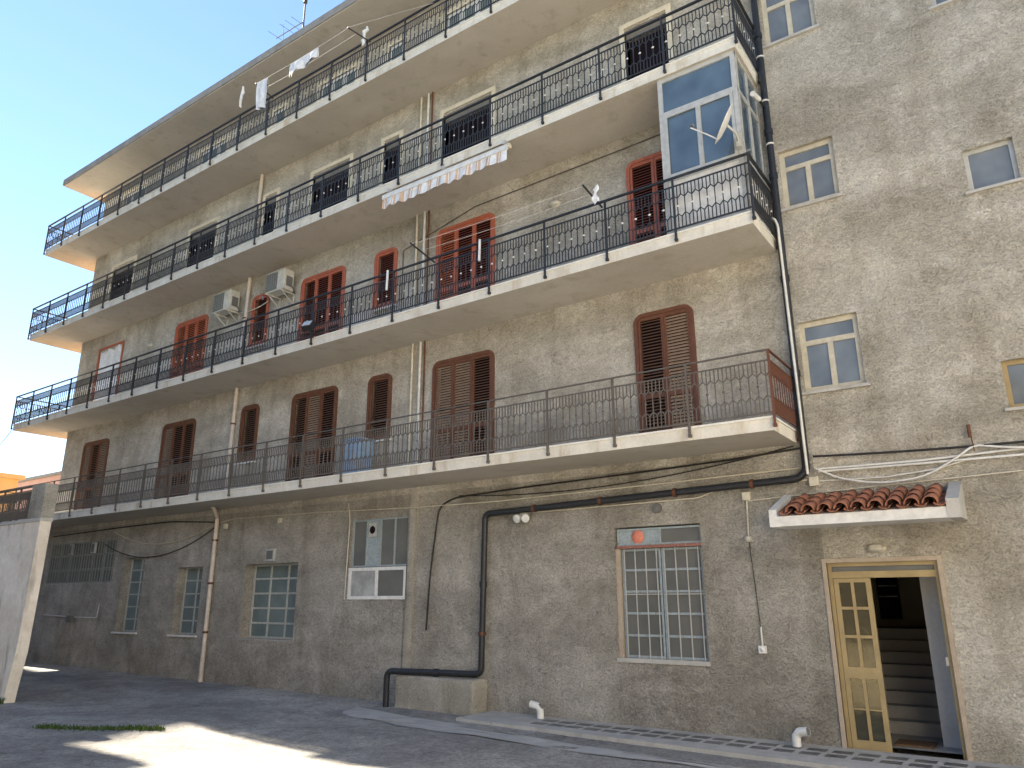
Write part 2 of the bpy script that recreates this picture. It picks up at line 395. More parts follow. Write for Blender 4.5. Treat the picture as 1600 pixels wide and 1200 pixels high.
# ---- balconies
BL, BR, BY = -26.17, -2.70, -1.15
for fl, z in enumerate(SLAB):
    s = MB()
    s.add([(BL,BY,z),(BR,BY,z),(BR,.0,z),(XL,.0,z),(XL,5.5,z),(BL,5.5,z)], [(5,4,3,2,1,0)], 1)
    zt = z+ST
    s.add([(BL,BY,z),(BR,BY,z),(BR,BY,zt),(BL,BY,zt)], [(0,1,2,3)]); s.add([(BR,BY,z),(BR,0,z),(BR,0,zt),(BR,BY,zt)], [(0,1,2,3)])
    s.add([(BL,BY,z),(BL,5.5,z),(BL,5.5,zt),(BL,BY,zt)], [(3,2,1,0)]); s.add([(BL,5.5,z),(XL,5.5,z),(XL,5.5,zt),(BL,5.5,zt)], [(3,2,1,0)])
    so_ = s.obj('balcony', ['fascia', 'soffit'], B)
    e = MB(); o = .018
    e.add([(BL-o,BY-o,zt),(BR+o,BY-o,zt),(BR+o,-.002,zt),(XL-.002,-.002,zt),(XL-.002,5.5,zt),(BL-o,5.5,zt)], [(5,4,3,2,1,0)])
    t2 = zt+.028
    e.add([(BL-o,BY-o,t2),(BR+o,BY-o,t2),(BR+o,-.002,t2),(XL-.002,-.002,t2),(XL-.002,5.5,t2),(BL-o,5.5,t2)], [(0,1,2,3,4,5)])
    e.add([(BL-o,BY-o,zt),(BR+o,BY-o,zt),(BR+o,BY-o,t2),(BL-o,BY-o,t2)], [(0,1,2,3)]); e.add([(BR+o,BY-o,zt),(BR+o,-.002,zt),(BR+o,-.002,t2),(BR+o,BY-o,t2)], [(0,1,2,3)])
    e.add([(BL-o,BY-o,zt),(BL-o,5.5,zt),(BL-o,5.5,t2),(BL-o,BY-o,t2)], [(3,2,1,0)])
    e.obj('floor_edge', 'marble', so_)

# ---- railings: one bay of balusters is shared by all bays
BAY = (BR-.015-(BL+.015))/20
def bay_mesh(L, nm, mats, dots):
    m = MB(); n = 10; d = L/n; r = .0068
    zb, l0, l1, dm, u0, u1, zr = .07, .25, .31, .44, .573, .63, .79
    m.bar((0,0,zb), (L,0,zb), .010, 0, (0,1,0), .010); m.bar((0,0,zr), (L,0,zr), .010, 0, (0,1,0), .010)
    for i in range(n):
        x = (i+.5)*d
        m.bar((x,0,zb), (x,0,zr), r)
        xa, xb = x-d/2, x+d/2
        m.bar((xa,0,u1), (x,0,u0), r); m.bar((x,0,u0), (xb,0,u1), r); m.bar((xa,0,l0), (x,0,l1), r); m.bar((x,0,l1), (xb,0,l0), r)
        if i: m.bar((xa,0,u1), (xa,0,zr), r); m.bar((xa,0,zb), (xa,0,l0), r)
        if i % 2 == 0: 
            q = .026; m.add([(x-q,0,dm),(x,-.016,dm),(x+q,0,dm),(x,.016,dm),(x,0,dm+q*1.15),(x,0,dm-q*1.15)], [(0,1,4),(1,2,4),(2,3,4),(3,0,4),(1,0,5),(2,1,5),(3,2,5),(0,3,5)], 1)
    return m.mesh('balusters', mats)
def post_mesh(mat):
    m = MB(); m.box(-.015,.015,-.015,.015,-.10,.925); m.box(-.022,.022,-.016,.03,-.13,-.085); m.box(-.02,.02,-.018,.018,.915,.928)
    return m.mesh('post', mat)
RAILMAT = [('irongrey', 'irongrey'), ('iron', 'dot'), ('iron', 'dot'), ('iron', 'dot')]
RLAB = ['weathered grey-brown railing of the lowest balcony', 'black railing of the second balcony with white diamonds', 'black railing of the third balcony', 'black railing of the top balcony under the eaves']
RY = BY-.034; RX0, RX1 = BL-.0, BR+.0
for fl, z in enumerate(SLAB):
    zt = z+ST; mat, dm = RAILMAT[fl]
    h = MB(); hr = .016 if fl == 0 else .022
    y0 = RY
    xr = BR+.034; xl = BL-.034
    h.bar((xl-.02,RY,zt+.935), (xr+.02,RY,zt+.935), hr*.6, 0, (0,1,0), hr)
    h.bar((xr,RY+.03,zt+.935), (xr,-.0,zt+.935), hr*.6, 0 if fl else 1, (1,0,0), hr); h.bar((xl,RY+.03,zt+.935), (xl,5.45,zt+.935), hr*.6, 0, (1,0,0), hr)
    R = h.obj('railing', [mat, 'rust'], B); R['label'] = RLAB[fl]
    bm_ = bay_mesh(BAY, 'balusters', [mat, dm], True); pm = post_mesh(mat)
    bs = bay_mesh(1.16, 'balusters', ['rust' if fl == 0 else mat, dm], True); pm2 = post_mesh('rust') if fl == 0 else pm
    for i in range(21):
        x = xl+(xr-xl)*i/20
        link('post', pm if i < 20 else pm2, R, (x, RY, zt))
        if i < 20: link('balusters', bm_, R, (x, RY, zt))['kind'] = 'stuff'
    sxx = (xr-xl)/20/BAY
    for c in R.children:
        if c.name.startswith('balusters'): c.scale.x = sxx
    q = link('balusters', bs, R, (xr, RY, zt), math.pi/2); q['kind'] = 'stuff'; link('post', pm2, R, (xr, -.035, zt))
    for i in range(5):
        q = link('balusters', bm_, R, (xl, RY+1.3*i, zt), math.pi/2); q['kind'] = 'stuff'; q.scale.x = 1.3/BAY
        link('post', pm, R, (xl, RY+1.3*(i+1), zt))

# ---- louvred shutters (floors 1 and 2)
def rounded_rect(x0, x1, z0, z1, r, n=6):
    p = [(x0, z0), (x1, z0)]
    for k in range(n+1):
        a = math.pi/2*k/n; p.append((x1-r+r*math.cos(a), z1-r+r*math.sin(a)))
    for k in range(n+1):
        a = math.pi/2+math.pi/2*k/n; p.append((x0+r+r*math.cos(a), z1-r+r*math.sin(a)))
    return p
LEAF = {}
def leaf_mesh(wd, ht, fm, sm, tilt, half):
    key = (round(wd,3), round(ht,3), fm, sm, tilt, half)
    if key in LEAF: return LEAF[key]
    m = MB(); s = .045; y0, y1 = -.018, .018
    zs = [(.09, ht*.36), (ht*.36+.08, ht-.07)] if not half else [(.06, ht-.06)]
    m.box(0, s, y0, y1, 0, ht); m.box(wd-s, wd, y0, y1, 0, ht)
    prev = 0
    for a, b in zs:
        m.box(s, wd-s, y0, y1, prev, a); prev = b
    m.box(s, wd-s, y0, y1, prev, ht)
    for a, b in zs:
        n = max(3, int((b-a)/.052)); 
        for i in range(n):
            zc = a+(i+.5)*(b-a)/n; hw = .026; ca, sa = math.cos(tilt), math.sin(tilt)
            dy, dz = hw*ca, hw*sa; t = .004
            jit = rnd.uniform(-.002, .002)
            # outer edge low, inner edge high
            m.add([(s,-dy,zc-dz-t+jit),(wd-s,-dy,zc-dz-t-jit),(wd-s,dy,zc+dz-t-jit),(s,dy,zc+dz-t+jit),(s,-dy,zc-dz+t+jit),(wd-s,-dy,zc-dz+t-jit),(wd-s,dy,zc+dz+t-jit),(s,dy,zc+dz+t+jit)],
                  [(0,3,2,1),(4,5,6,7),(0,1,5,4),(2,3,7,6)], 1)
    me = m.mesh('leaf', [fm, sm]); LEAF[key] = me; return me
# o = open louvres (dark between), c = closed louvres (pale)
STATE = [['coc','coo','o','oco','o','cco','oc'], ['','ccc','o','ooo','o','coo','oo']]
def shutter(fl, i):
    a, b, n = COLS[i]; z1 = 4.64+2.955*fl; z0 = SLAB[fl]+ST+.03 if n > 1 else 3.20+2.98*fl
    fm, so_, sc_ = (('brown','brownslat','paleslat'), ('red','redslat','redpale'))[fl]
    f = MB(); outer = rounded_rect(a, b, z0, z1, .17); inner = rounded_rect(a+.065, b-.065, z0+(.0 if n > 1 else .06), z1-.065, .11)
    nn = len(outer); y0, y1 = -.035, .03
    vs = [(x,y0,z) for x,z in outer]+[(x,y0,z) for x,z in inner]+[(x,y1,z) for x,z in outer]+[(x,y1,z) for x,z in inner]
    fs = []
    for k_ in range(nn):
        l = (k_+1) % nn
        if k_ == 0 and n > 1: continue      # a door has no bottom rail
        fs += [(k_, l, nn+l, nn+k_), (2*nn+k_, l+2*nn, l, k_)[::1], (nn+k_, nn+l, 3*nn+l, 3*nn+k_)]
    f.add(vs, fs)
    if n == 1: f.box(a-.04, b+.04, -.07, .02, z0-.035, z0-.002, 1)
    wi = (b-a-.13)/n
    for k_ in range(1, n): f.box(a+.065+wi*k_-.012, a+.065+wi*k_+.012, -.032, .02, z0+.01, z1-.07)
    S = f.obj('shutter', [fm, 'marble'], B)
    st = STATE[fl][i]
    for k_ in range(n):
        c = st[k_]; ht = z1-.06-(z0+(.01 if n > 1 else .06))
        me = leaf_mesh(wi-.006, ht, fm, so_ if c == 'o' else sc_, .55 if c == 'o' else .9, n == 1)
        link('leaf', me, S, (a+.065+wi*k_+.003, .0, z0+(.01 if n > 1 else .06)))
    return S
for fl in (0, 1):
    for i in range(7):
        if fl == 1 and i == 0: continue
        shutter(fl, i)
# far-left opening on the second balcony: red frame with a white curtain blowing in it
a, b, n = COLS[0]; z0 = SLAB[1]+ST+.03; z1 = 7.70
f = MB(); f.box(a,a+.07,-.03,.05,z0,z1); f.box(b-.07,b,-.03,.05,z0,z1); f.box(a+.07,b-.07,-.03,.05,z1-.07,z1)
cf = f.obj('door_frame', 'red', B)
c = MB(); nxx, nz = 28, 16; vs = []
for j in range(nz+1):
    for i in range(nxx+1):
        u, v = i/nxx, j/nz
        topz = z1-.1-.12*abs(math.sin(u*6.5+.6))*(1-.3*u)
        vs.append((a+.09+(b-a-.18)*u, -.02+.03*math.sin(u*19+v*2)+.015*math.sin(u*41), z0+.03+(topz-z0)*v))
c.add(vs, [(j*(nxx+1)+i, j*(nxx+1)+i+1, (j+1)*(nxx+1)+i+1, (j+1)*(nxx+1)+i) for j in range(nz) for i in range(nxx)], 0, True)
c.obj('curtain', 'cloth', cf)['label'] = 'white sheet hung across the red door frame'

# ---- upper two storeys: cream surrounds, recessed dark doors / white windows
for fl in (2, 3):
    z0 = SLAB[fl]+ST+.03; z1 = 10.595 if fl == 2 else 13.28
    for i, (a, b, n) in enumerate(COLS):
        s = MB(); wv = .10; y0 = -.03
        s.box(a, a+wv, y0, .25, z0, z1); s.box(b-wv, b, y0, .25, z0, z1); s.box(a+wv, b-wv, y0, .25, z1-wv, z1)
        if fl == 2: s.box(a+wv, b-wv, .06, .25, z1-wv-.20, z1-wv-.001, 1)
        S = s.obj('door_surround', ['cream', 'dgrey' if fl == 2 else 'cream'], B)
        ia, ib, zt = a+wv, b-wv, z1-wv-(.2 if fl == 2 else .0)
        if fl == 2:
            d = MB(); k_ = max(1, round((ib-ia)/.62))
            d.box(ia, ib, .19, .23, z0, zt)
            for q in range(k_):
                xa, xb = ia+(ib-ia)*q/k_, ia+(ib-ia)*(q+1)/k_
                d.box(xa+.02, xa+.08, .165, .189, z0, zt); d.box(xb-.08, xb-.02, .165, .189, z0, zt)
                for zz in (z0+.02, z0+.8, zt-.1): d.box(xa+.081, xb-.081, .165, .189, zz, zz+.08)
            d.obj('door', 'dark', S)
        else:
            k_ = 1 if n == 1 else n; fr = MB()
            for q in range(k_):
                xa, xb = ia+(ib-ia)*q/k_, ia+(ib-ia)*(q+1)/k_
                fr.box(xa, xa+.07, .02, .07, z0, zt); fr.box(xb-.07, xb, .02, .07, z0, zt); fr.box(xa+.07, xb-.07, .02, .07, z0, z0+.1); fr.box(xa+.07, xb-.07, .02, .07, zt-.08, zt); fr.box(xa+.07, xb-.07, .02, .07, z0+.72, z0+.80)
            F_ = fr.obj('window', 'white', S)
            for q in range(k_):
                xa, xb = ia+(ib-ia)*q/k_, ia+(ib-ia)*(q+1)/k_
                MB().box(xa+.07, xb-.07, .04, .05, z0+.1, z0+.72).obj('pane', 'frost', S); MB().box(xa+.07, xb-.07, .04, .05, z0+.8, zt-.08).obj('pane', 'frost', S)

# ---- right-hand windows
def framed(name, x0, x1, z0, z1, y, cells, fw, fmat, pmat, parent=B, depth=.05, extra=None):
    """frame filling x0..x1,z0..z1 with rectangular panes (u0,u1,v0,v1 fractions)"""
    f = MB(); xs_ = sorted({0, 1}|{c[0] for c in cells}|{c[1] for c in cells}); zs_ = sorted({0, 1}|{c[2] for c in cells}|{c[3] for c in cells})
    W, H_ = x1-x0, z1-z0; panes = []
    for c in cells:
        panes.append((x0+c[0]*W, x0+c[1]*W, z0+c[2]*H_, z0+c[3]*H_))
    gx = sorted({x0, x1}|{v for p in panes for v in (p[0]+fw/2*(1 if p[0] > x0+1e-6 else 2), p[1]-fw/2*(1 if p[1] < x1-1e-6 else 2))})
    gzs = sorted({z0, z1}|{v for p in panes for v in (p[2]+fw/2*(1 if p[2] > z0+1e-6 else 2), p[3]-fw/2*(1 if p[3] < z1-1e-6 else 2))})
    real = [(p[0]+fw/2*(1 if p[0] > x0+1e-6 else 2), p[1]-fw/2*(1 if p[1] < x1-1e-6 else 2), p[2]+fw/2*(1 if p[2] > z0+1e-6 else 2), p[3]-fw/2*(1 if p[3] < z1-1e-6 else 2)) for p in panes]
    def hit(x, z): return any(p[0]-1e-6 < x < p[1]+1e-6 and p[2]-1e-6 < z < p[3]+1e-6 for p in real)
    for i in range(len(gx)-1):
        for j in range(len(gzs)-1):
            if gx[i+1]-gx[i] < 1e-5 or gzs[j+1]-gzs[j] < 1e-5: continue
            if not hit((gx[i]+gx[i+1])/2, (gzs[j]+gzs[j+1])/2): f.add([(gx[i],y,gzs[j]),(gx[i+1],y,gzs[j]),(gx[i+1],y,gzs[j+1]),(gx[i],y,gzs[j+1])], [(0,1,2,3)])
    for p in real:
        a_, b_, c_, d_ = p
        f.add([(a_,y,c_),(b_,y,c_),(b_,y,d_),(a_,y,d_),(a_,y+depth*.6,c_),(b_,y+depth*.6,c_),(b_,y+depth*.6,d_),(a_,y+depth*.6,d_)], [(0,4,5,1),(1,5,6,2),(2,6,7,3),(3,7,4,0)])
    F_ = f.obj(name, fmat, parent)
    for k_, p in enumerate(real):
        pm = pmat[k_] if isinstance(pmat, list) else pmat
        m = MB(); m.add([(p[0],y+depth*.5,p[2]),(p[1],y+depth*.5,p[2]),(p[1],y+depth*.5,p[3]),(p[0],y+depth*.5,p[3])], [(0,1,2,3)])
        o = m.obj('pane', pm, F_)
        if extra: extra(o, k_)
    return F_
def grid(c, r): return [(i/c, (i+1)/c, j/r, (j+1)/r) for j in range(r) for i in range(c)]
for k_, q in enumerate(RW):
    F_ = framed('window', *q, .07, [(0,.5,0,.70), (.5,1,0,.70), (0,1,.70,1)], .075, 'alu', 'glass')
    s = MB(); s.box(q[0]-.05, q[1]+.05, -.05, .068, q[2]-.045, q[2]-.003); s.obj('sill', 'cement', F_)
for k_, q in enumerate(RQ):
    F_ = framed('window', *q, .07, [(0,1,0,1)], .055, 'alug' if k_ else 'gold', 'glass')
    s = MB(); s.box(q[0]-.05, q[1]+.05, -.045, .068, q[2]-.04, q[2]-.003); s.obj('sill', 'cement', F_)
# rust-stained sills leave the windows as built

# ---- ground-floor windows
x0,x1,z0,z1,d = GW['L']
F_ = framed('barred_window', x0, x1, z0, z1, .03, grid(6, 3), .03, 'sage', 'frostd')
barm = MB().box(-.008,.008,-.008,.008,0,1.12).mesh('bar', 'sage')
for i in range(26): link('bar', barm, F_, (x0+.07+i*(x1-x0-.14)/25, .012, z0+.01))
for zz in (.80, 1.25): MB().box(x0, x1, -.012, .003, zz, zz+.022).obj('cross_bar', 'sage', F_)
F_ = framed('window', *GW['A'][:4], .22, grid(2, 6), .035, 'sagel', ['frost']*10+['frost', 'opal'])
MB().box(-20.66,-19.47,-.05,.21,-.845,-.803).obj('sill', 'marble', F_)
F_ = framed('window', *GW['B'][:4], .22, grid(2, 5), .035, 'sagel', 'frost')
MB().box(-18.03,-16.84,-.05,.21,-.855,-.813).obj('sill', 'marble', F_)
F_ = framed('window', *GW['C'][:4], .26, grid(3, 5), .04, 'sagel', 'frost')
MB().box(-15.30,-13.36,-.02,.25,-.86,-.833).obj('sill', 'cement', F_)
x0,x1,z0,z1,d = GW['D']
F_ = framed('window', x0, x1, .63, z1, .03, [(0,.26,0,1),(.26,.51,0,1),(.51,.76,0,1),(.76,1,0,1)], .03, 'bluegrey', ['frostd','bluegrey','frostd','frostd'])
fan = MB(); fan.box(-11.30,-11.08,.008,.03,1.22,1.50,0); fan.lathe((-11.19,.006,1.36), (0,-1,0), [(.0,.004),(.075,.004),(.08,-.002)], 16, 1)
fan.obj('extractor_fan', ['alug', 'dark'], F_)['label'] = 'small square extractor fan in the pale panel'
framed('window', x0-.02, x1+.01, z0-.01, .618, -.02, [(0,.5,0,1),(.5,1,0,1)], .065, 'whitepvc', ['opal','frostd'])
# window with bars, transom with a coral disc
x0,x1,z0,z1,d = GW['E']
F_ = framed('window', x0+.02, x1-.005, .815, z1-.02, .06, [(0,.52,0,1),(.52,1,0,1)], .03, 'bluegrey', ['bluegrey','frostd'])
dsk = MB(); dsk.lathe((-5.32,.075,.945), (0,-1,0), [(.0,.012),(.105,.012),(.108,.004)], 24); dsk.obj('disc', 'coral', F_)['label'] = 'coral round disc on the pale transom panel'
MB().box(x0+.03, x1, .0, .06, .765, .81).obj('lintel_bar', 'redlead', F_)
for k_ in (0, 1):
    xa = x0+.085+k_*(x1-x0-.09)/2; xb = xa+(x1-x0-.10)/2-.005
    L_ = framed('casement', xa, xb, z0+.03, .76, .075, grid(1, 5), .035, 'bluegrey', 'frostd')
    bm2 = MB().box(-.007,.007,-.007,.007,0,.76-z0-.03).mesh('bar', 'alug')
    for q in range(4): link('bar', bm2, L_, (xa+.06+q*(xb-xa-.12)/3, .045, z0+.03))
    MB().box(xa+.01, xb-.01, .052, .066, .06, .075).obj('cross_bar', 'alug', L_)
MB().box(x0+.0, x0+.075, .02, .1, z0+.03, .765).obj('post', 'jamb', F_)
MB().box(x0-.02, x1+.02, -.03, .07, z0-.035, z0+.028).obj('sill', 'cement', F_)

# ---- wall reliefs
def panel(name, pts, y, mat, label=None):
    o = MB().prism_y(pts, y, .002, 0).obj(name, mat, B)
    if label: o['label'] = label
panel('pilaster', [(-10.20,-2.1),(-10.04,-2.1),(-9.96,2.12),(-10.10,2.12)], -.055, 'strip')
panel('infill_panel', [(-15.34,-2.1),(-13.44,-2.1),(-13.40,-.862),(-15.28,-.862)], -.014, 'patch')
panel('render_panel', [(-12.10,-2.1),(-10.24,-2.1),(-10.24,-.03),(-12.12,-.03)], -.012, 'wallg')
def ragged(x0, x1, z0, z1, sd):
    r_ = random.Random(sd); n_ = 14; L = [(x0+r_.uniform(-.05,.05), z0+(z1-z0)*k/n_) for k in range(n_+1)]; R = [(x1+r_.uniform(-.05,.05), z0+(z1-z0)*k/n_) for k in range(n_+1)]
    return R+L[::-1]
panel('render_strip', ragged(-12.36,-12.14,-2.1,-.12,1), -.012, 'patch')
panel('render_strip', ragged(-7.32,-7.06,-2.1,-.30,2), -.010, 'patch')
# block infill under the barred window: individual blocks with recessed joints
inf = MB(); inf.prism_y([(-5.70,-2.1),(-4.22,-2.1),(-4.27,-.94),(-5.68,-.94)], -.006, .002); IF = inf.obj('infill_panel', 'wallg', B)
blk = {}
for r in range(4):
    z_a = -1.19-.245*r; wn = 5; offs = -.12 if r % 2 else 0
    for q in range(wn+1):
        xa = max(-5.68, -5.69+offs+q*.29); xb = min(-4.25, -5.69+offs+(q+1)*.29-.016)
        if xb-xa < .05: continue
        key = round(xb-xa, 3)
        if key not in blk:
            L_ = xb-xa; bb = MB(); e = .02
            bb.add([(0,.0,0),(L_,.0,0),(L_,.0,.225),(0,.0,.225),(e,-.008,e),(L_-e,-.008,e),(L_-e,-.008,.225-e),(e,-.008,.225-e)], [(4,5,6,7),(0,1,5,4),(1,2,6,5),(2,3,7,6),(3,0,4,7)], 0, True)
            blk[key] = bb.mesh('block', 'patch')
        link('block', blk[key], IF, (xa, -.006, z_a))
# low plinth box carrying the drain
pl = MB(); pl.box(-10.02,-8.22,-.42,.002,-2.1,-1.31); po = pl.obj('plinth', 'strip', B)
bv = po.modifiers.new('b', 'BEVEL'); bv.width = .05; bv.segments = 3

# ------------------------------------------------------------------ entrance door, hall and stairs
dx0, dx1, dz0, dz1 = DOOR[:4]
j = MB(); j.box(dx0-.055, dx0, -.02, .14, dz0, dz1+.055); j.box(dx1, dx1+.055, -.02, .14, dz0, dz1+.055); j.box(dx0, dx1, -.02, .14, dz1, dz1+.055)
J = j.obj('entrance_door', 'jamb', B); J['label'] = 'gold aluminium entrance door with its right leaf open'
fr = MB(); y0, y1 = .04, .10
fr.box(dx0, dx0+.05, y0, y1, dz0, dz1); fr.box(dx1-.045, dx1, y0, y1, dz0, dz1); fr.box(dx0+.05, dx1-.045, y0, y1, dz1-.05, dz1); fr.box(dx0+.05, dx1-.045, y0-.002, y1, dz1-.20, dz1-.115)
fr.obj('door_frame', 'gold', J)
MB().box(dx0+.05, dx1-.045, .065, .075, dz1-.114, dz1-.051).obj('pane', 'frostd', J)
lx0, lx1, lz0, lz1 = dx0+.055, -1.985, dz0+.015, dz1-.205
wd = lx1-lx0; cx = (lx0+lx1)/2; rows = [(.19,.415),(.435,.64),(.735,.975),(1.0,1.24),(1.265,1.51)]
lf = MB(); st = .062
HL = lz1-lz0; sc_z = HL/2.115
lf.box(lx0, lx0+st, .045, .085, lz0, lz1); lf.box(lx1-st, lx1, .045, .085, lz0, lz1); lf.box(cx-.019, cx+.019, .047, .083, lz0+.1, lz1-.05)
# horizontal rails (z fractions of the leaf height): lower lights, lock rail, upper lights
RZ = [(0,.055), (.232,.25), (.425,.485), (.655,.672), (.818,.835), (.972,1)]
RZ = [(0,.055), (.225,.233), (.405,.47), (.640,.657), (.810,.827), (.975,1)]
for a_, b_ in RZ: lf.box(lx0+st, lx1-st, .046, .084, lz0+a_*HL, lz0+b_*HL)
LF = lf.obj('leaf', 'gold', J)
for k_ in range(5):
    za, zb = lz0+RZ[k_][1]*HL, lz0+RZ[k_+1][0]*HL
    for xa, xb in ((lx0+st, cx-.019), (cx+.019, lx1-st)):
        MB().add([(xa,.066,za),(xb,.066,za),(xb,.066,zb),(xa,.066,zb)], [(0,1,2,3)]).obj('pane', 'doorglass', J)
hd = MB(); hd.box(dx1-.075,dx1-.046,.03,.06,-.80,-.70); hd.obj('lock_plate', 'alug', J)
# hall shell
FZ = -1.80
hall = MB()
hall.add([(-3.1,.14,FZ),(.6,.14,FZ),(.6,5,FZ),(-3.1,5,FZ)], [(0,1,2,3)], 2)
hall.add([(-3.1,.14,2.0),(.6,.14,2.0),(.6,5,2.0),(-3.1,5,2.0)], [(3,2,1,0)], 1)
hall.add([(-3.1,.14,FZ),(-3.1,5,FZ),(-3.1,5,2),(-3.1,.14,2)], [(3,2,1,0)], 1); hall.add([(.6,.14,FZ),(.6,5,FZ),(.6,5,2),(.6,.14,2)], [(0,1,2,3)], 1)
hall.add([(-3.1,4.2,FZ),(.6,4.2,FZ),(.6,4.2,2),(-3.1,4.2,2)], [(0,1,2,3)], 1)
hall.add([(-3.1,.16,FZ-.05),(dx0,.16,FZ-.05),(dx0,.16,2),(-3.1,.16,2)], [(3,2,1,0)], 1); hall.add([(dx1,.16,FZ-.05),(.6,.16,FZ-.05),(.6,.16,2),(dx1,.16,2)], [(3,2,1,0)], 1)
hall.add([(dx0,.16,dz1),(dx1,.16,dz1),(dx1,.16,2),(dx0,.16,2)], [(3,2,1,0)], 1)
hall.add([(-1.47,.55,FZ),(.6,.55,FZ),(.6,.55,2),(-1.47,.55,2)], [(0,1,2,3)], 0); hall.add([(-1.47,.55,FZ),(-1.47,1.5,FZ),(-1.47,1.5,2),(-1.47,.55,2)], [(0,1,2,3)], 0)
hall.box(dx0-.02, dx1+.02, -.03, .2, -2.0, dz0-.002, 2)
hall.obj('entrance_hall', ['hall', 'halldark', 'stairs'], B)['label'] = 'dim stair hall behind the open door'
stp = MB().box(0, 1.55, 0, 3.0, 0, .165).mesh('stair_step', 'stairs')
for k_ in range(8):
    o = link('stair_step', stp, B, (-3.05, 1.25+.27*k_, FZ+.165*k_)); o.scale.y = (2.95-.27*k_)/3.0
mb_ = MB(); mb_.box(-2.62,-2.28,4.10,4.19,-.35,.35,0); mb_.box(-2.60,-2.30,4.085,4.10,.02,.04,1); mb_.box(-2.60,-2.30,4.085,4.10,.20,.22,1)
tag(mb_.obj('mailbox', ['dark', 'alug']), 'black wall mailboxes at the back of the stair hall', 'mailbox')
tag(MB().box(-2.0,-1.55,.30,.72,FZ+.004,FZ+.022).obj('door_mat', 'mat'), 'brown door mat just inside the entrance', 'door mat')

# ------------------------------------------------------------------ canopy over the door
CN = tag(empty('door_canopy', (-1.86, 0, .9)), 'white concrete canopy with red barrel tiles above the entrance', 'canopy')
CX0, CX1, CD = -2.97, -.76, .80
def prism_x(poly, x0, x1, mb, mi=0):      # poly (y,z)
    n = len(poly); vs = [(x0,y,z) for y,z in poly]+[(x1,y,z) for y,z in poly]
    mb.add(vs, [tuple(range(n)), tuple(range(2*n-1,n-1,-1))]+[((i+1)%n, i, i+n, (i+1)%n+n) for i in range(n)], mi)
off = Vector((1.86, 0, -.9))
def under(o, par): 
    o.parent = par; o.location = Vector(o.location)-Vector(par.location); return o
m = MB(); prism_x([(.0,.93),(-CD,.91),(-CD,1.04),(0,1.30)], CX0+.10, CX1-.14, m); under(m.obj('slab', 'white'), CN)
m = MB(); prism_x([(.0,.93),(-CD-.01,.905),(-CD-.01,1.13),(0,1.42)], CX0, CX0+.10, m); under(m.obj('cheek', 'white'), CN)
m = MB(); prism_x([(.0,.93),(-CD-.01,.905),(-CD-.01,1.13),(0,1.42)], CX1-.14, CX1, m); under(m.obj('cheek', 'cement'), CN)
sl_a = math.atan2(.26, CD)
def barrel(r0, r1, L, convex, n=8):
    m = MB(); th = .012; vs = []
    for e, r in ((0, r0), (L, r1)):
        for rr in (r, r-th):
            for k_ in range(n+1):
                a = math.pi*k_/n; vs.append((rr*math.cos(a), e, (rr*math.sin(a) if convex else -rr*math.sin(a)*.6)))
    q = n+1; fs = []
    for k_ in range(n):
        fs += [(k_, k_+1, 2*q+k_+1, 2*q+k_), (q+k_+1, q+k_, 3*q+k_, 3*q+k_+1), (k_+1, k_, q+k_, q+k_+1), (2*q+k_, 2*q+k_+1, 3*q+k_+1, 3*q+k_)]
    m.add(vs, fs, 0, True); return m.mesh('roof_tile', 'terra')
cov = barrel(.088, .072, .36, True); pan = barrel(.07, .085, .36, False)
for c_ in range(10):
    xx = CX0+.21+c_*.2
    for r_ in range(3):
        yy = -CD-.05+.26*r_; zz = 1.055+(.05+.26*r_)*0+(yy+CD)*math.tan(sl_a)+.012*r_*0
        if c_ < 10:
            o = link('roof_tile', pan, CN, None); o.location = Vector((xx, yy, zz+.05))-CN.location; o.rotation_euler.x = sl_a; o.rotation_euler.z = rnd.uniform(-.03,.03)
        if c_ < 9:
            o = link('roof_tile', cov, CN, None); o.location = Vector((xx+.1, yy-.01+rnd.uniform(-.012,.012), zz+.045))-CN.location; o.rotation_euler.x = sl_a-.03; o.rotation_euler.z = rnd.uniform(-.04,.04); o.rotation_euler.y = rnd.uniform(-.05,.05)

# ------------------------------------------------------------------ glazed veranda on the second balcony
VX0, VX1, VY, VZ0, VZ1 = -4.02, -2.74, -1.10, SLAB[1]+ST+.03, SLAB[2]-.003
V = tag(empty('glazed_veranda', (VX0, VY, VZ0)), 'grey aluminium glazed veranda enclosing the balcony corner', 'veranda')
def vpart(o): return under(o, V)
zr = 6.30
cells = [(0,.5,.0,.0)]
H_ = VZ1-VZ0
f1 = (zr-VZ0)/H_
vf = framed('frame', VX0, VX1, VZ0, VZ1, VY, [(0,.5,f1,.76), (.5,1,f1,.76), (0,1,.76,1), (0,1,0,f1)], .075, 'alug', ['glassblue','glassblue','glassblue','white'], V, .05)
vf.location = Vector((0,0,0))-Vector(V.location)
sidef = MB(); 
for a_, b_ in ((VZ0, VZ0+.06), (zr-.03, zr+.04), (7.45, 7.51), (VZ1-.06, VZ1)): sidef.box(VX1-.045, VX1, VY+.05, -.005, a_, b_)
for ya in (VY+.05, -.55, -.06): sidef.box(VX1-.046, VX1+.001, ya, ya+.055, VZ0, VZ1)
sf = vpart(sidef.obj('side_frame', 'alug'))
for ya, yb in ((VY+.1, -.55), (-.5, -.06)):
    for za, zb, mt in ((VZ0+.06, zr-.03, 'white'), (zr+.04, 7.45, 'glassblue'), (7.51, VZ1-.06, 'glassblue')):
        o = MB().add([(VX1-.022,ya,za),(VX1-.022,yb,za),(VX1-.022,yb,zb),(VX1-.022,ya,zb)], [(0,1,2,3)]).obj('pane', mt, None); vpart(o)
lw = MB(); lw.box(VX0, VX0+.03, VY+.05, -.005, VZ0, VZ1); vpart(lw.obj('end_panel', 'alug'))
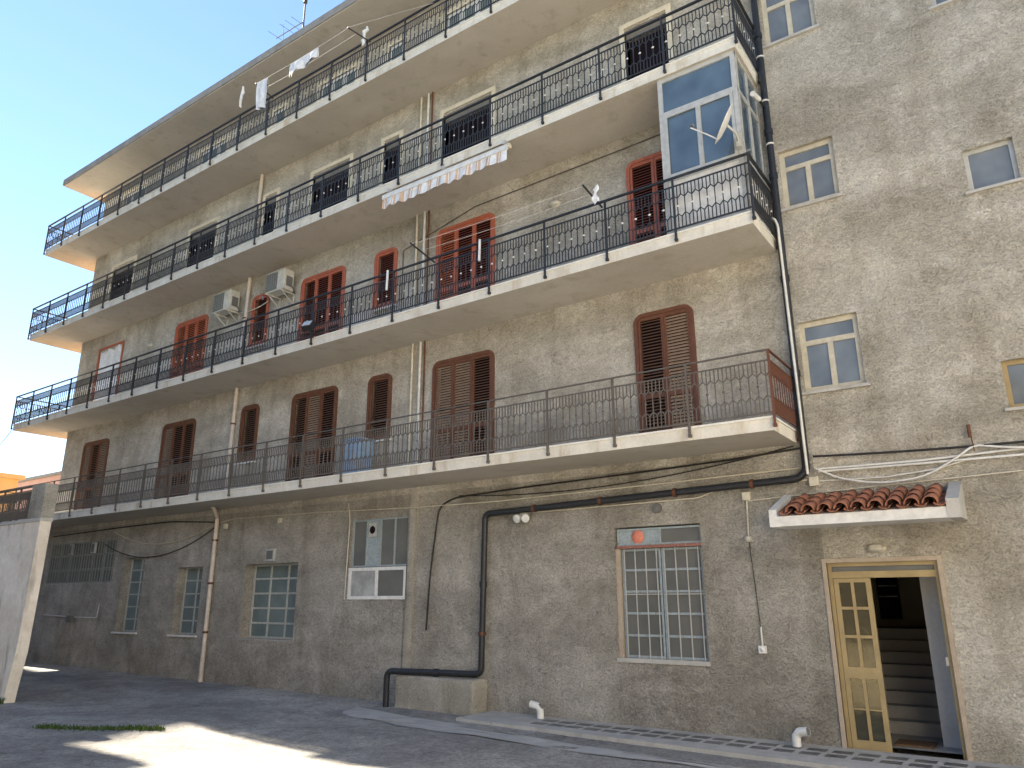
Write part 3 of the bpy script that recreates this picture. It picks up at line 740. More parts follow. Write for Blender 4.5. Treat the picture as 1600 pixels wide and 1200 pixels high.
sash = MB(); xm = (VX0+VX1)/2
for xa, xb in ((VX0+.08, xm+.02), (xm-.02, VX1-.08)):
    yy = VY-.012 if xa < xm-.1 else VY-.004
    za, zb = zr+.02, VZ0+.76*H_-.03
    for bx_ in ((xa, xa+.05, za, zb), (xb-.05, xb, za, zb), (xa+.05, xb-.05, za, za+.05), (xa+.05, xb-.05, zb-.05, zb)): sash.box(bx_[0], bx_[1], yy, VY+.01, bx_[2], bx_[3])
vpart(sash.obj('sash', 'alug'))

# ------------------------------------------------------------------ satellite dish
DS = tag(empty('satellite_dish', (-2.83, -1.52, 6.60)), 'white satellite dish on the corner of the glazed veranda', 'satellite dish')
nrm = Vector((-.75, -.45, .42)).normalized()
d = MB(); prof = [(.0,0),(.1,.004),(.2,.018),(.29,.042),(.30,.050),(.295,.047),(.2,.010),(.1,-.006),(0,-.010)]
d.lathe((0,0,0), nrm, prof, 28, 0, 1, 1); d.obj('reflector', 'white', DS)
u = (Vector((0,0,-1))-nrm*Vector((0,0,-1)).dot(nrm)).normalized()
tip = u*.24+nrm*.46; 
a = MB(); a.tube([u*.27+nrm*.03, u*.25+nrm*.2, tip], .010, 6); a.obj('arm', 'white', DS)
l_ = MB(); l_.tube([tip-nrm*.02+Vector((0,0,.03)), tip-nrm*.02-u*.06], .028, 10); l_.obj('receiver', 'acgrille', DS)
b_ = MB(); b_.tube([-nrm*.01, -nrm*.10+Vector((.02,.04,-.08)), Vector((.05,.36,-.10))], .018, 8); b_.box(.02,.09,.30,.40,-.2,.02); b_.obj('bracket', 'alug', DS)
# bullet camera by the drain pipe
K = tag(empty('security_camera', (-2.62, -.30, 7.66)), 'small white bullet camera beside the black drainpipe', 'camera')
MB().tube([(-.03,-.32,-.04),(-.01,-.06,0)], .042, 12).obj('body', 'whitepvc', K); MB().tube([(-.01,-.06,0),(.0,.10,.0),(.0,.24,.02)], .022, 8).obj('bracket', 'cable', K)

# ------------------------------------------------------------------ awning under the third balcony
AW = tag(empty('rolled_awning', (-8.5, -1.24, 7.95)), 'rolled awning with scalloped orange and white striped valance', 'awning')
ax0, ax1 = -10.06, -6.92
m = MB(); m.tube([(ax0,-1.17,8.03),(ax1,-1.17,8.03)], .055, 12); under(m.obj('roller', 'cream'), AW)
m = MB(); m.box(ax0,ax1,-1.29,-1.24,7.90,7.99); under(m.obj('front_bar', 'white'), AW)
for xx in (ax0+.1, -8.5, ax1-.1): m = MB(); m.box(xx-.02,xx+.02,-1.23,-1.11,8.07,8.157); under(m.obj('bracket', 'alug'), AW)
v = MB(); ns = 120
for i in range(ns):
    def P(k_):
        u_ = k_/ns; x_ = ax0+(ax1-ax0)*u_; fy = -1.275+.018*math.sin(u_*70)+.012*math.sin(u_*33+1)
        zb = 7.70-.035*abs(math.sin(u_*math.pi*13))+.012*math.sin(u_*17)
        return (x_, -1.268, 7.905), (x_, fy-.02, zb)
    (a1, b1), (a2, b2) = P(i), P(i+1)
    ph = (i/ns*13) % 1
    v.add([b1, b2, a2, a1], [(0,1,2,3)], 1 if ph < .17 or .27 < ph < .44 else 0, True)
under(v.obj('valance', ['cloth', 'tan']), AW)

# ------------------------------------------------------------------ air conditioners
def aircon(x0, z0, label):
    A = tag(empty('air_conditioner', (x0, -.26, z0)), label, 'air conditioner', 'outdoor units on the second-balcony wall')
    W, D_, Hh = .72, .30, .54
    m = MB(); m.box(0,W,-D_/2,D_/2,0,Hh); o = m.obj('casing', 'acwhite', A); bv = o.modifiers.new('b','BEVEL'); bv.width = .018; bv.segments = 2
    m = MB(); m.box(.03,.46,-D_/2-.012,-D_/2+.004,.04,Hh-.04); o2 = m.obj('fan_grille', 'acgrille', A)
    m = MB()
    for k_ in range(9): m.box(.035,.455,-D_/2-.02,-D_/2-.012,.055+k_*.052,.063+k_*.052)
    for k_ in range(5): m.box(.06+k_*.09,.066+k_*.09,-D_/2-.019,-D_/2-.012,.05,Hh-.05)
    m.obj('grille_wire', 'sage', o2)
    m = MB(); m.box(W,W+.012,-.08,.10,.10,.36); m.tube([(W+.012,.0,.16),(W+.06,.02,.12),(W+.05,.12,.05),(W-.05,.24,.0)], .018, 8); m.obj('service_panel', 'acgrille', A)
    for xx in (.1, W-.1):
        m = MB(); m.bar((xx,.25,-.015), (xx,-.18,-.015), .015, 0, (0,0,1)); m.bar((xx,.25,-.015), (xx,.25,-.30), .012); m.bar((xx,.24,-.28), (xx,-.1,-.03), .01); m.obj('bracket', 'acwhite', A)
aircon(-17.11, 7.27, 'left outdoor air conditioner unit above the triple red shutter')
aircon(-14.93, 7.29, 'right outdoor air conditioner unit above the narrow red shutter')
tag(MB().tube(sag((-16.35,-.08,7.23), (-15.25,-.06,7.30), .06), .014, 6).obj('refrigerant_pipe', 'beigecable'), 'thin pipe sagging from the left air conditioner to the downpipe', 'pipe')
orn = MB()
for k_ in range(5):
    a = 2*math.pi*k_/5; orn.add([(0,-.01,0),(.10*math.cos(a-.3),-.03,.10*math.sin(a-.3)),(.17*math.cos(a),-.02,.17*math.sin(a)),(.10*math.cos(a+.3),-.01,.10*math.sin(a+.3))], [(0,1,2,3)], k_ % 2)
tag(orn.obj('wall_ornament', ['bluegrey', 'coral'], None, (-15.55,-.015,7.56)), 'small coloured pinwheel ornament between pipe and air conditioner', 'ornament')

# ------------------------------------------------------------------ pipes
def pipe(name, pts, r, mat, label, cat='drainpipe', n=10, rr=.09, clips=None):
    P = tag(empty(name, pts[0]), label, cat)
    o = MB().tube(arc_pts(pts, rr), r, n).obj('pipe', mat); under(o, P)
    for c_ in clips or []:
        m = MB(); m.tube([Vector(c_[0]), Vector(c_[1])], r*1.25, n); under(m.obj('clip', c_[2] if len(c_) > 2 else mat), P)
    return P
pipe('drainpipe', [(-16.12,-.42,2.125),(-16.20,-.30,2.02),(-16.38,-.10,1.93),(-16.39,-.09,-1.85)], .052, 'pvcbeige', 'beige downpipe with an elbow on the ground floor wall', rr=.08,
     clips=[((-16.39,-.09,z),(-16.39,-.09,z+.05),'rust') for z in (1.35,.35,-.75)])
pipe('drainpipe', [(-16.17,-.085,2.33),(-16.15,-.085,5.145)], .05, 'pvcbeige', 'beige downpipe on the lowest balcony wall', clips=[((-16.16,-.085,4.2),(-16.16,-.085,4.24),'rust')])
pipe('drainpipe', [(-16.12,-.085,5.35),(-16.08,-.085,8.155)], .05, 'pvcbeige', 'beige downpipe on the second balcony wall', clips=[((-16.11,-.085,7.0),(-16.11,-.085,7.04),'rust')])
pipe('drainpipe', [(-16.03,-.085,8.36),(-16.0,-.085,11.195)], .05, 'pvcbeige', 'beige downpipe on the third balcony wall')
DB = pipe('drainpipe', [(-2.60,-.09,13.68),(-2.60,-.09,1.72),(-2.72,-.10,1.62),(-8.24,-.10,1.48),(-8.30,-.10,-1.24),(-10.16,-.47,-1.245),(-10.16,-.47,-2.0)], .055, 'pvcblack', 'long black drainpipe running down the corner and along the ground floor wall', n=12, rr=.12,
     clips=[((-2.60,-.09,z),(-2.60,-.09,z+.09)) for z in (3.1,4.6,6.35,7.15,9.0)]+[((-2.60,-.09,z),(-2.60,-.09,z+.025),'whitecable') for z in (6.95,7.75,8.6)]+[((-8.27,-.10,.2),(-8.27,-.10,.3))]+[((x_,-.10,1.48+(x_+8.24)*.0254),(x_+.05,-.10,1.481+(x_+8.24)*.0254),'rust') for x_ in (-7.2,-5.9,-4.6,-3.4)]+[((-8.285,-.10,-.55),(-8.286,-.10,-.60),'rust'),((-9.2,-.28,-1.243),(-9.12,-.264,-1.243))])
for fl, zz in ((1, SLAB[0]), (2, SLAB[1]), (3, SLAB[2])):
    for q, (xx, mt_, rr_) in enumerate(((-10.22,'beigecable',.026), (-10.0,'whitecable',.03), (-9.88,'rust',.018))):
        m = MB().tube([(xx,-.04,zz+ST+.03),(xx,-.04,SLAB[fl]-.002)], rr_, 8)
        tag(m.obj('riser_pipe', mt_), '%s riser pipe on the %s balcony wall' % (('grey-beige','white','thin rusty')[q], ('lowest','second','third')[fl-1]), 'pipe')
for (xx, yy), lab in (((-7.02,-.22), 'white pipe elbow rising from the left part of the sidewalk'), ((-3.05,-.28), 'white pipe elbow rising from the sidewalk beside the door')):
    z = swz(xx); P = tag(empty('pipe_elbow', (xx, yy, z)), lab, 'pipe elbow', 'white pipe elbows on the sidewalk')
    MB().tube(arc_pts([(0,0,-.05),(0,0,.17),(-.17 if xx < -5 else .17,-.03,.20)], .12, 8), .056, 14, 0, False).obj('pipe', 'whitepvc', P)
    MB().tube(arc_pts([(0,0,.1),(0,0,.17),(-.165 if xx < -5 else .165,-.03,.20)], .12, 8), .048, 12, 0, True).obj('bore', 'acgrille', P)

# ------------------------------------------------------------------ cables and fittings
def cable(pts, r, mat, label, name='cable', rr=.08):
    return tag(MB().tube(arc_pts(pts, rr, 4), r, 6).obj(name, mat), label, 'cable')
cable([(-2.57,-.06,2.06),(-3.6,-.05,2.00),(-5.2,-.05,1.95),(-7.4,-.05,1.90),(-9.0,-.05,1.84),(-9.38,-.05,1.70),(-9.56,-.05,.45),(-9.62,-.05,-.55)], .016, 'cable', 'black cable looping under the lowest balcony and hanging down', rr=.3)
tag(MB().tube(sag((-2.75,-.04,2.10), (-8.9,-.04,1.87), .20, 16), .009, 6).obj('cable', 'cable'), 'thin black cable sagging under the right end of the balcony', 'cable')
cable([(-2.62,-.03,1.60),(-3.92,-.03,1.57),(-4.25,-.03,1.47),(-7.25,-.03,1.45)], .012, 'beigecable', 'beige conduit over the barred window to the twin floodlight')
cable([(-2.7,-.03,1.78),(-5,-.03,1.74),(-8,-.03,1.70),(-10.0,-.07,1.72),(-13,-.03,1.82),(-15.8,-.03,1.86),(-16.3,-.03,1.80)], .011, 'beigecable', 'long beige conduit under the balcony soffit')
cable([(-11.9,-.03,1.95),(-11.82,-.03,1.62),(-11.86,-.03,.0)], .012, 'beigecable', 'beige conduit dropping beside the white sliding window', rr=.15)
cable([(-16.5,-.03,1.82),(-18.5,-.03,1.95),(-21,-.03,1.93),(-24.8,-.03,1.86)], .016, 'cable', 'dark cable along the top of the far ground floor wall', rr=.3)
tag(MB().tube(sag((-16.4,-.05,1.80), (-21.2,-.05,1.82), .42, 16), .013, 6).obj('cable', 'beigecable'), 'beige cable sagging deep left of the downpipe', 'cable')
tag(MB().tube(sag((-16.5,-.05,1.70), (-21.6,-.05,1.50), .52, 16), .012, 6).obj('cable', 'cable'), 'dark cable sagging lowest over the tall narrow window', 'cable')
cable([(-24.6,-.03,-.42),(-22.6,-.03,-.46),(-21.55,-.03,-.46),(-21.50,-.03,-.1)], .016, 'whitecable', 'pale conduit low on the far wall', rr=.03)
tag(MB().box(-23.05,-22.75,-.12,-.0,-.60,-.42).obj('meter_box', 'acgrille'), 'dark box on the conduit low on the far wall', 'box')
# right-hand wall
tag(MB().tube(sag((-2.50,-.05,1.92), (3.5,-.05,1.95), .10, 14), .016, 6).obj('cable', 'cable'), 'black cable crossing the right wall above the canopy', 'cable')
for q, (za, zb) in enumerate(((1.74, 1.80), (1.70, 1.72))):
    cable([(-2.45,-.03-.02*q,za),(-1.2,-.03-.02*q,za-.015),(.0,-.03-.02*q,za-.02+.04*(1-q)),(3.5,-.03-.02*q,zb)], .017, 'whitecable', '%s white conduit along the right wall' % ('upper','lower')[q])
cable([(-2.50,-.05,1.76),(-2.2,-.07,1.58),(-1.7,-.08,1.46),(-1.15,-.08,1.50),(-.75,-.07,1.72),(-.56,-.05,1.86),(-.2,-.06,1.78),(.4,-.06,1.72),(2.5,-.05,1.78)], .016, 'whitecable', 'white cable drooping in a loop above the canopy', rr=.25)
cable([(-2.45,-.03,1.57),(-1.6,-.03,1.55),(-1.0,-.03,1.60),(-.6,-.03,1.70)], .012, 'whitecable', 'short white conduit just above the canopy tiles')
cable([(-3.5,-.03,1.37),(-2.0,-.03,1.43),(.2,-.03,1.50)], .009, 'beigecable', 'thin beige conduit behind the canopy')
cable([(-2.74,-.13,5.66),(-2.64,-.17,5.64),(-2.60,-.17,5.5),(-2.57,-.17,1.66)], .020, 'whitecable', 'white conduit running down in front of the black drainpipe', rr=.05)
m = MB(); m.tube([(-.56,-.0,1.86),(-.56,-.08,1.86)], .01, 6); m.tube([(-.56,-.06,1.78),(-.58,-.06,2.12)], .008, 6); m.tube([(-.58,-.06,1.96),(-.58,-.06,2.12)], .022, 8)
tag(m.obj('cable_bracket', 'rust'), 'rusty cable bracket on the wall above the canopy', 'bracket')
def jbox(x, z, s, label, mat='beigecable', h=None):
    h = h or s; o = MB().box(x-s/2, x+s/2, -.055, .0, z-h/2, z+h/2).obj('junction_box', mat); bv = o.modifiers.new('b','BEVEL'); bv.width = .008
    tag(o, label, 'junction box', 'junction boxes on the facade')
jbox(-3.50, 1.44, .12, 'beige junction box left of the canopy')
jbox(-2.53, 1.57, .13, 'cream junction box at the foot of the white conduit')
jbox(-14.1, 1.72, .11, 'small junction box on the conduit above the ground floor windows')
jbox(-16.12, 1.70, .12, 'pale junction box beside the beige downpipe')
cable([(-3.50,-.02,1.38),(-3.52,-.02,.88)], .014, 'beigecable', 'short conduit below the left junction box'); cable([(-3.52,-.015,.80),(-3.46,-.015,-.45)], .005, 'cable', 'thin dark wire down to the wall socket')
cable([(-3.46,-.02,-.38),(-3.46,-.02,-.64)], .014, 'whitecable', 'short white conduit above the wall socket')
m = MB(); m.lathe((-3.52,-.05,.83), (0,-1,0), [(.05,-.05),(.05,0),(.035,.03),(0,.04)], 14); tag(m.obj('movement_sensor', 'lampglass'), 'small round sensor below the junction box', 'sensor')
m = MB(); m.box(-3.51,-3.41,-.05,.0,-.73,-.63); m.lathe((-3.46,-.05,-.68), (0,-1,0), [(.028,.0),(.03,.006),(0,.006)], 12); o = m.obj('wall_socket', 'whitepvc'); tag(o, 'white wall socket box left of the door', 'socket')
FL = tag(empty('twin_floodlight', (-7.43, -.06, 1.42)), 'white twin-head spotlight on the ground floor wall', 'floodlight')
MB().box(-.06,.06,-.02,.06,-.01,.10).obj('base', 'lampglass', FL)
for s_ in (-1, 1): MB().lathe((s_*.085,-.05,-.06), (s_*.3,-1,-.5), [(0,-.05),(.05,-.05),(.07,.0),(.075,.05),(.06,.055),(0,.05)], 14).obj('lamp_head', 'whitepvc', FL)
m = MB(); m.lathe((-4.92,-.0,1.365), (0,-1,0), [(.075,0),(.075,.05),(.06,.075),(.05,.06),(.035,.075),(0,.075)], 16); tag(m.obj('round_speaker', 'acgrille'), 'round black fitting above the barred window', 'fitting')
def bulkhead(x, z, label, mat='lampglass', y=0):
    L_ = tag(empty('bulkhead_lamp', (x, y, z)), label, 'lamp', 'oval bulkhead lamps')
    m = MB(); m.lathe((0,0,0), (0,-1,0), [(.115,0),(.115,.03),(.10,.05)], 24, 0, 1, .55); m.obj('base', 'cream', L_)
    m = MB(); m.lathe((0,0,0), (0,-1,0), [(.10,.045),(.095,.07),(.06,.09),(0,.095)], 24, 0, 1, .52); m.obj('lamp_glass', mat, L_)
    return L_
bh = bulkhead(-1.85, .635, 'oval bulkhead lamp over the entrance door'); MB().add([(-.1,-.1,.0),(.1,-.1,.0),(.1,-.02,.045),(-.1,-.02,.045)], [(0,1,2,3),(3,2,1,0)]).obj('hood', 'cream', bh)
bulkhead(-20.76, 7.23, 'oval bulkhead lamp near the curtained door on the second balcony'); bulkhead(-6.68, 7.28, 'oval bulkhead lamp right of the orange-red shutter'); bulkhead(-14.2, 6.95, 'oval bulkhead lamp under the right air conditioner')
V_ = MB(); V_.box(-14.48,-14.19,-.05,.0,.83,1.10,0); V_.box(-14.44,-14.23,-.055,-.05,.87,1.06,1); V_.lathe((-14.335,-.056,.965), (0,-1,0), [(0,.003),(.08,.003),(.085,0)], 16, 1)
tag(V_.obj('extractor_vent', ['opal', 'acgrille']), 'square extractor vent above the triple ground floor window', 'vent')
for xx in (-23.6, -22.3):
    V_ = MB(); V_.box(xx-.02,xx+.16,-.06,.0,1.28,1.58,0); V_.box(xx+.0,xx+.12,-.066,-.06,1.32,1.54,1)
    tag(V_.obj('extractor_vent', ['opal', 'acgrille']), 'square vent at the %s of the long barred window' % ('left' if xx < -23 else 'middle'), 'vent')
# conduit lines on the upper walls
cable([(-10.62,-.02,5.7),(-10.62,-.02,7.42),(-8.6,-.02,7.86),(-5.2,-.02,7.92),(-4.1,-.02,7.95)], .012, 'irongrey', 'grey conduit climbing around the orange-red shutter', rr=.05)

# ------------------------------------------------------------------ things on the balconies
bz1 = SLAB[0]+ST+.03
C_ = tag(empty('plastic_cabinet', (-11.3, -.42, bz1)), 'light blue plastic cabinet on the lowest balcony', 'cabinet')
m = MB(); m.box(-.27,.27,-.2,.2,0,.80); o = m.obj('body', 'bluepl', C_); bv = o.modifiers.new('b','BEVEL'); bv.width = .02
MB().box(-.29,.29,-.22,.21,.80,.84).obj('lid', 'bluepl', C_)
for s_ in (-1, 1): MB().box(s_*.13-.115,s_*.13+.115,-.212,-.2,.05,.76).obj('door', 'bluepl', C_)
bz2 = SLAB[1]+ST+.03
W_ = tag(empty('white_crate', (-10.9, -.85, bz2)), 'white ribbed box on the second balcony floor', 'box')
m = MB(); m.box(-.24,.24,-.16,.16,0,.30)
for k_ in range(7): m.box(-.235+k_*.07,-.205+k_*.07,-.172,-.16,.02,.24)
m.obj('body', 'whitepvc', W_); MB().box(-.255,.255,-.18,.175,.30,.335).obj('lid', 'whitepvc', W_)
# black floodlight clamped outside the second railing
P = tag(empty('floodlight', (-12.02, -1.32, 5.52)), 'black floodlight clamped to the second balcony railing', 'floodlight')
m = MB(); m.box(-.13,.13,-.09,.05,-.07,.12); o = m.obj('housing', 'iron', P); o.rotation_euler = (-.6,0,.2)
m = MB(); m.box(-.10,.10,-.097,-.09,-.05,.09); o = m.obj('lens', 'opal', P); o.rotation_euler = (-.6,0,.2)
m = MB(); m.bar((0,.1,-.2),(0,.03,.0),.015); m.bar((0,.12,-.2),(0,.12,.35),.015); m.obj('bracket', 'iron', P)
# clothes-line arms, lines and laundry
def rod(name, base_, tip_, par, mat='iron'):
    return under(MB().tube([base_, tip_], .016, 8).obj('arm', mat), par)
r2z = SLAB[1]+ST+.93
RA = (Vector((-5.05,-1.22,r2z-.12)), Vector((-5.08,-1.80,r2z+.02)));  RB = (Vector((-8.63,-1.22,r2z-.12)), Vector((-8.62,-1.92,r2z+.0)))
K2 = tag(empty('clothesline', (-6.8,-1.2,r2z)), 'clothesline on black arms outside the second balcony railing', 'clothesline'); rod('', *RA, K2); rod('', *RB, K2)
for q, f_ in enumerate((.95, .6)):
    a_, b_ = RA[0].lerp(RA[1], f_), RB[0].lerp(RB[1], f_)
    under(MB().tube(sag(a_, b_, .03), .004, 5).obj('line', 'whitecable'), K2)
for xx, lab in ((-7.56, 'white tube tied to the railing before the orange-red shutter'), (-9.86, 'white tube tied to the railing before the narrow red shutter')):
    tag(MB().tube([(xx,-1.235,5.86),(xx+.01,-1.235,6.28)], .024, 8).obj('white_tube', 'whitepvc'), lab, 'tube')
cl = MB(); vs = []
for j_ in range(9):
    for i_ in range(4): vs.append((-5.0+.03*i_+.02*math.sin(j_), -1.62+.012*math.sin(i_*2+j_), r2z+.0-.035*j_+.02*i_))
cl.add(vs, [(j_*4+i_, j_*4+i_+1, (j_+1)*4+i_+1, (j_+1)*4+i_) for j_ in range(8) for i_ in range(3)], 0, True)
tag(cl.obj('rag', 'cloth'), 'small white rag hanging on the second balcony line', 'rag')
r4z = SLAB[3]+ST+.93
TA = (Vector((-10.75,-1.22,r4z-.12)), Vector((-10.95,-1.75,r4z+.0))); TB = (Vector((-14.2,-1.22,r4z-.12)), Vector((-14.22,-1.75,r4z+.0)))
K4 = tag(empty('clothesline', (-12.5,-1.2,r4z)), 'clothesline on black arms outside the top balcony railing', 'clothesline'); rod('', *TA, K4); rod('', *TB, K4)
L4 = []
for q, f_ in enumerate((.97, .6)):
    a_, b_ = TA[0].lerp(TA[1], f_), TB[0].lerp(TB[1], f_); L4.append((a_, b_))
    under(MB().tube(sag(a_, b_, .04), .004, 5).obj('line', 'whitecable'), K4)
under(MB().tube([TA[1], (-8.9,-1.2,r4z-.02)], .004, 5).obj('guy_wire', 'whitecable'), K4)
def sheet(name, a, b, drop0, drop1, label, seed=0, nx_=14, nz_=10, skew=0, fold=.3):
    r_ = random.Random(seed); m = MB(); vs = []; a = Vector(a); b = Vector(b)
    for side_ in (0, 1):
        for j_ in range(nz_+1):
            for i_ in range(nx_+1):
                u_, v_ = i_/nx_, j_/nz_
                p = a.lerp(b, u_); dp = (drop0*(1-u_)+drop1*u_)*(fold if side_ else 1)
                sw_ = .045*math.sin(u_*11+seed)*v_+.022*math.sin(u_*23+v_*3)*v_
                vs.append((p.x+skew*v_*dp, p.y+(.012 if side_ else -.012)*min(1, v_*4)+(.03 if side_ else -.0)*v_+sw_, p.z-dp*v_-.0))
    q = nx_+1; o_ = (nz_+1)*q
    for s_ in (0, o_):
        m.add([], []); 
    fs = [(s_+j_*q+i_, s_+j_*q+i_+1, s_+(j_+1)*q+i_+1, s_+(j_+1)*q+i_) for s_ in (0, o_) for j_ in range(nz_) for i_ in range(nx_)]
    m.add(vs, fs, 0, True); return tag(m.obj(name, 'cloth'), label, 'laundry', 'laundry on the top balcony line')
a_, b_ = L4[0]
sheet('laundry_sheet', a_.lerp(b_, .30)-Vector((0,0,.035)), a_.lerp(b_, .60)-Vector((0,0,.035)), .26, .34, 'wide white sheet folded over the top balcony line', 3, skew=-.2, fold=.85)
a_, b_ = L4[0]
sheet('laundry_towel', a_.lerp(b_, .86)-Vector((0,0,.02)), a_.lerp(b_, .985)-Vector((0,0,.01)), .85, .80, 'long white towel hanging from the left end of the line', 5, 8, 12, .1, .3)
def rag(p, label, seed):
    r_ = random.Random(seed); m = MB(); pts = [Vector(p)]
    for k_ in range(7): pts.append(pts[-1]+Vector((r_.uniform(-.08,.10), r_.uniform(-.05,.05), -r_.uniform(.04,.10))))
    m.tube(pts, [.02]+[r_.uniform(.03,.055) for _ in pts[2:]]+[.02], 7); tag(m.obj('rag', 'cloth'), label, 'rag')
rag(TB[1]+Vector((-.35,-.1,.0)), 'knotted white rag at the left end of the top line', 11); rag(TA[0]+Vector((-.02,-.12,.35)), 'knotted white rag tied to the right arm of the top line', 12)

# ------------------------------------------------------------------ roof aerials
AN = tag(empty('tv_antenna', (-13.55, -1.0, TOP+.24)), 'thin television aerial on the roof edge', 'antenna')
MB().tube([(0,0,0),(.0,0,2.4)], .022, 8).obj('mast', 'irongrey', AN)
m = MB(); m.tube([(-.95,-.1,.30),(.0,0,.42)], .012, 6)
for k_ in range(5): 
    p = Vector((-.9+.2*k_,-.1+.02*k_,.31+.025*k_)); m.tube([p+Vector((-.05,.0,.32)), p-Vector((-.05,.0,.32))] if k_ in (1,) else [p+Vector((0,.3,.02)), p-Vector((0,.3,.02))], .006, 5)
m.obj('boom', 'irongrey', AN); m = MB(); m.lathe((0,0,1.0), (0,0,1), [(.0,0),(.05,0),(.05,.1),(0,.1)], 10); m.box(-.05,.05,-.04,.04,.0,.12); m.obj('amplifier', 'iron', AN)

# ------------------------------------------------------------------ terrace wall on the left
TW = tag(empty('terrace_wall', (-15.2, -4.43, gz(-16))), 'peeling pale plaster wall at the left edge with railing on top', 'wall')
m = MB(); zb = gz(-16)-.2
def wx(z): return -15.12-.10*max(0, (-.6-z))/1.2*(1 if z < -.6 else 0)
prof = [(-15.78,zb),(-15.70,-1.5),(-15.56,-.9),(-15.52,.0),(-15.48,1.44)]
outl = [(-30,zb)]+prof+[(-30,1.44)]
m.prism_y(outl, -4.43, -4.23); under(m.obj('wall', 'oldplaster'), TW)
m = MB(); m.box(-30,-15.47,-4.45,-4.21,1.442,1.50); under(m.obj('coping', 'cement'), TW)
m = MB(); m.box(-16.05,-15.50,-4.43,-4.20,1.502,2.16); under(m.obj('pillar', 'strip'), TW)
h = MB(); h.bar((-29,-4.32,2.17), (-16.06,-4.32,2.17), .014, 0, (0,1,0), .02); hr_ = under(h.obj('handrail', 'irongrey'), TW)
tb = bay_mesh(.73, 'balusters', ['irongrey', 'irongrey'], False); tp = post_mesh('irongrey')
for k_ in range(14):
    o = link('balusters', tb, TW, Vector((-16.79-.73*k_,-4.32,1.50))-TW.location); o['kind'] = 'stuff'; o.scale.z = .72
    o = link('post', tp, TW, Vector((-16.79-.73*k_,-4.32,1.53))-TW.location); o.scale.z = .70
# weeds along the crack
def weeds(name, pts, n, hgt, label):
    m = MB(); r_ = random.Random(3)
    for _ in range(n):
        k_ = r_.random()*(len(pts)-1); i_ = int(k_); p = Vector(pts[i_]).lerp(Vector(pts[i_+1]), k_-i_)+Vector((r_.gauss(0,.07), r_.gauss(0,.05)*(.4+1.2*abs(math.sin(k_*7.3))), 0))
        z = gzz(p.x, p.y)-.005; a = r_.uniform(0, 6.28); hh = hgt*r_.uniform(.3, 1.1); w_ = r_.uniform(.006, .014); ln = r_.uniform(.2, .9)*hh
        dx, dy = math.cos(a), math.sin(a)
        m.add([(p.x-dy*w_,p.y+dx*w_,z),(p.x+dy*w_,p.y-dx*w_,z),(p.x+dx*ln*.5+dy*w_*.8,p.y+dy*ln*.5-dx*w_*.8,z+hh*.7),(p.x+dx*ln,p.y+dy*ln,z+hh)], [(0,1,2),(0,2,3)])
    tag(m.obj(name, 'weed'), label, 'weeds', kind='stuff')
weeds('weeds', [(-12.9,-5.05,0),(-12.2,-4.75,0),(-11.6,-4.5,0),(-11.0,-4.25,0)], 1100, .06, 'low green weeds growing along a crack in the asphalt')
weeds('weeds', [(-16.1,-4.52,0),(-15.75,-4.55,0)], 500, .12, 'tuft of green weeds at the foot of the pale wall')

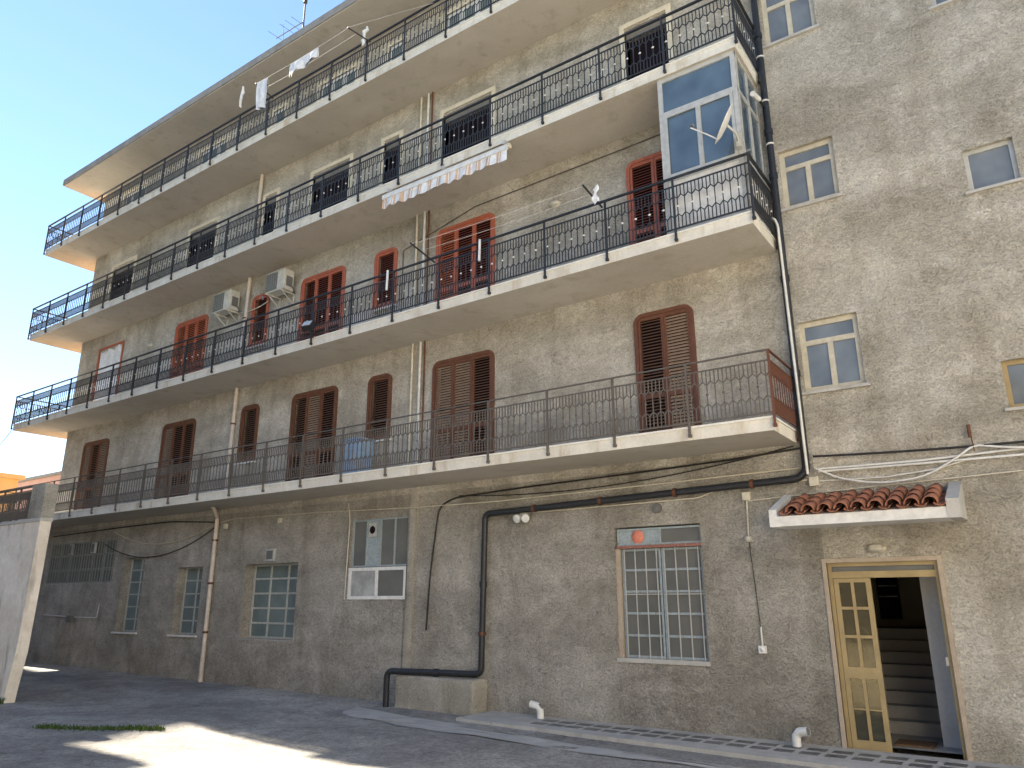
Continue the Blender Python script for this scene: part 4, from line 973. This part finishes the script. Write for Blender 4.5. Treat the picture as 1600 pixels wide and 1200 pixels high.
# ------------------------------------------------------------------ neighbouring buildings
def house(name, x0, x1, y0, y1, z1, mat, label, wins=(), roofmat='rooff'):
    Hs = tag(empty(name, ((x0+x1)/2, (y0+y1)/2, -1.9)), label, 'building')
    m = MB(); m.box(x0, x1, y0, y1, -2.3, z1); under(m.obj('wall', mat), Hs)
    m = MB(); m.box(x0-.25, x1+.25, y0-.25, y1+.25, z1, z1+.25); under(m.obj('roof', roofmat), Hs)
    for q in wins:
        face, a_, b_, za, zb = q
        if face == '+y': bx_ = (a_, b_, y1, y1+.03, za, zb); gx_ = (a_+.08, b_-.08, y1+.03, y1+.036, za+.08, zb-.08)
        elif face == '-y': bx_ = (a_, b_, y0-.03, y0, za, zb); gx_ = (a_+.08, b_-.08, y0-.036, y0-.03, za+.08, zb-.08)
        else: bx_ = (x1, x1+.03, a_, b_, za, zb); gx_ = (x1+.03, x1+.036, a_+.08, b_-.08, za+.08, zb-.08)
        W0 = under(MB().box(*bx_).obj('window', 'white'), Hs)
        p_ = MB().box(*gx_).obj('pane', 'glass'); p_.parent = W0; p_.location = -Vector(W0.location)-Vector(Hs.location)+Vector(Hs.location)
        p_.location = Vector((0,0,0))
    return Hs
house('yellow_house', -66, -48.4, 5, 8, 6.75, 'yellow', 'small bright yellow house beyond the terrace railing at the left edge', [('x',5.7,6.7,4.6,6.0), ('-y',-53,-52,3.6,5.2)], 'yellow')
house('pink_house', -95, -47, 20, 34, 10.7, 'pink', 'low pink house with a grey cornice behind the yellow house', [('-y',-66,-65,6,8), ('-y',-72,-71,6,8)])
house('added_shadow_block', -46, -28.8, -22, -2.55, 15.2, 'beige', 'unseen beige block added beyond the left edge to cast the yard shadow', [('x',-6-3*i,-4.8-3*i,zz,zz+1.5) for i in range(4) for zz in (1,4,7,10)])  # unseen, added and sized to cast the near shadow edge on the yard
house('added_shadow_tower', -71, -59, -12, 5.0, 40, 'beige', 'unseen tall beige block added far left to cut off the sun patch', [('x',-2-3*i,-.8-3*i,zz,zz+1.5) for i in range(3) for zz in range(1, 38, 3)])  # unseen, added only to block the sun left of the lit patch
house('opposite_house', -26, 14, -40, -25, 8.5, 'stone', 'beige house across the yard behind the viewer', [('+y',-22+4*i,-20.8+4*i,zz,zz+1.6) for i in range(9) for zz in (0, 3.2, 6.2)])
house('added_bounce_house', 7.5, 20, -36, -4.5, 9, 'whitewall', 'unseen whitewashed house added right of the viewer to bounce sunlight onto the facade', [])  # unseen, added as a pale reflector for warm fill on the facade
# hanging wire from the second balcony corner to the yellow house
tag(MB().tube([(BL-.02,BY-.02,SLAB[1]),(-36,1.8,5.6),(-49,6,6.9)], .012, 6).obj('wire', 'cable'), 'thin wire from the second balcony corner to the yellow house', 'wire')
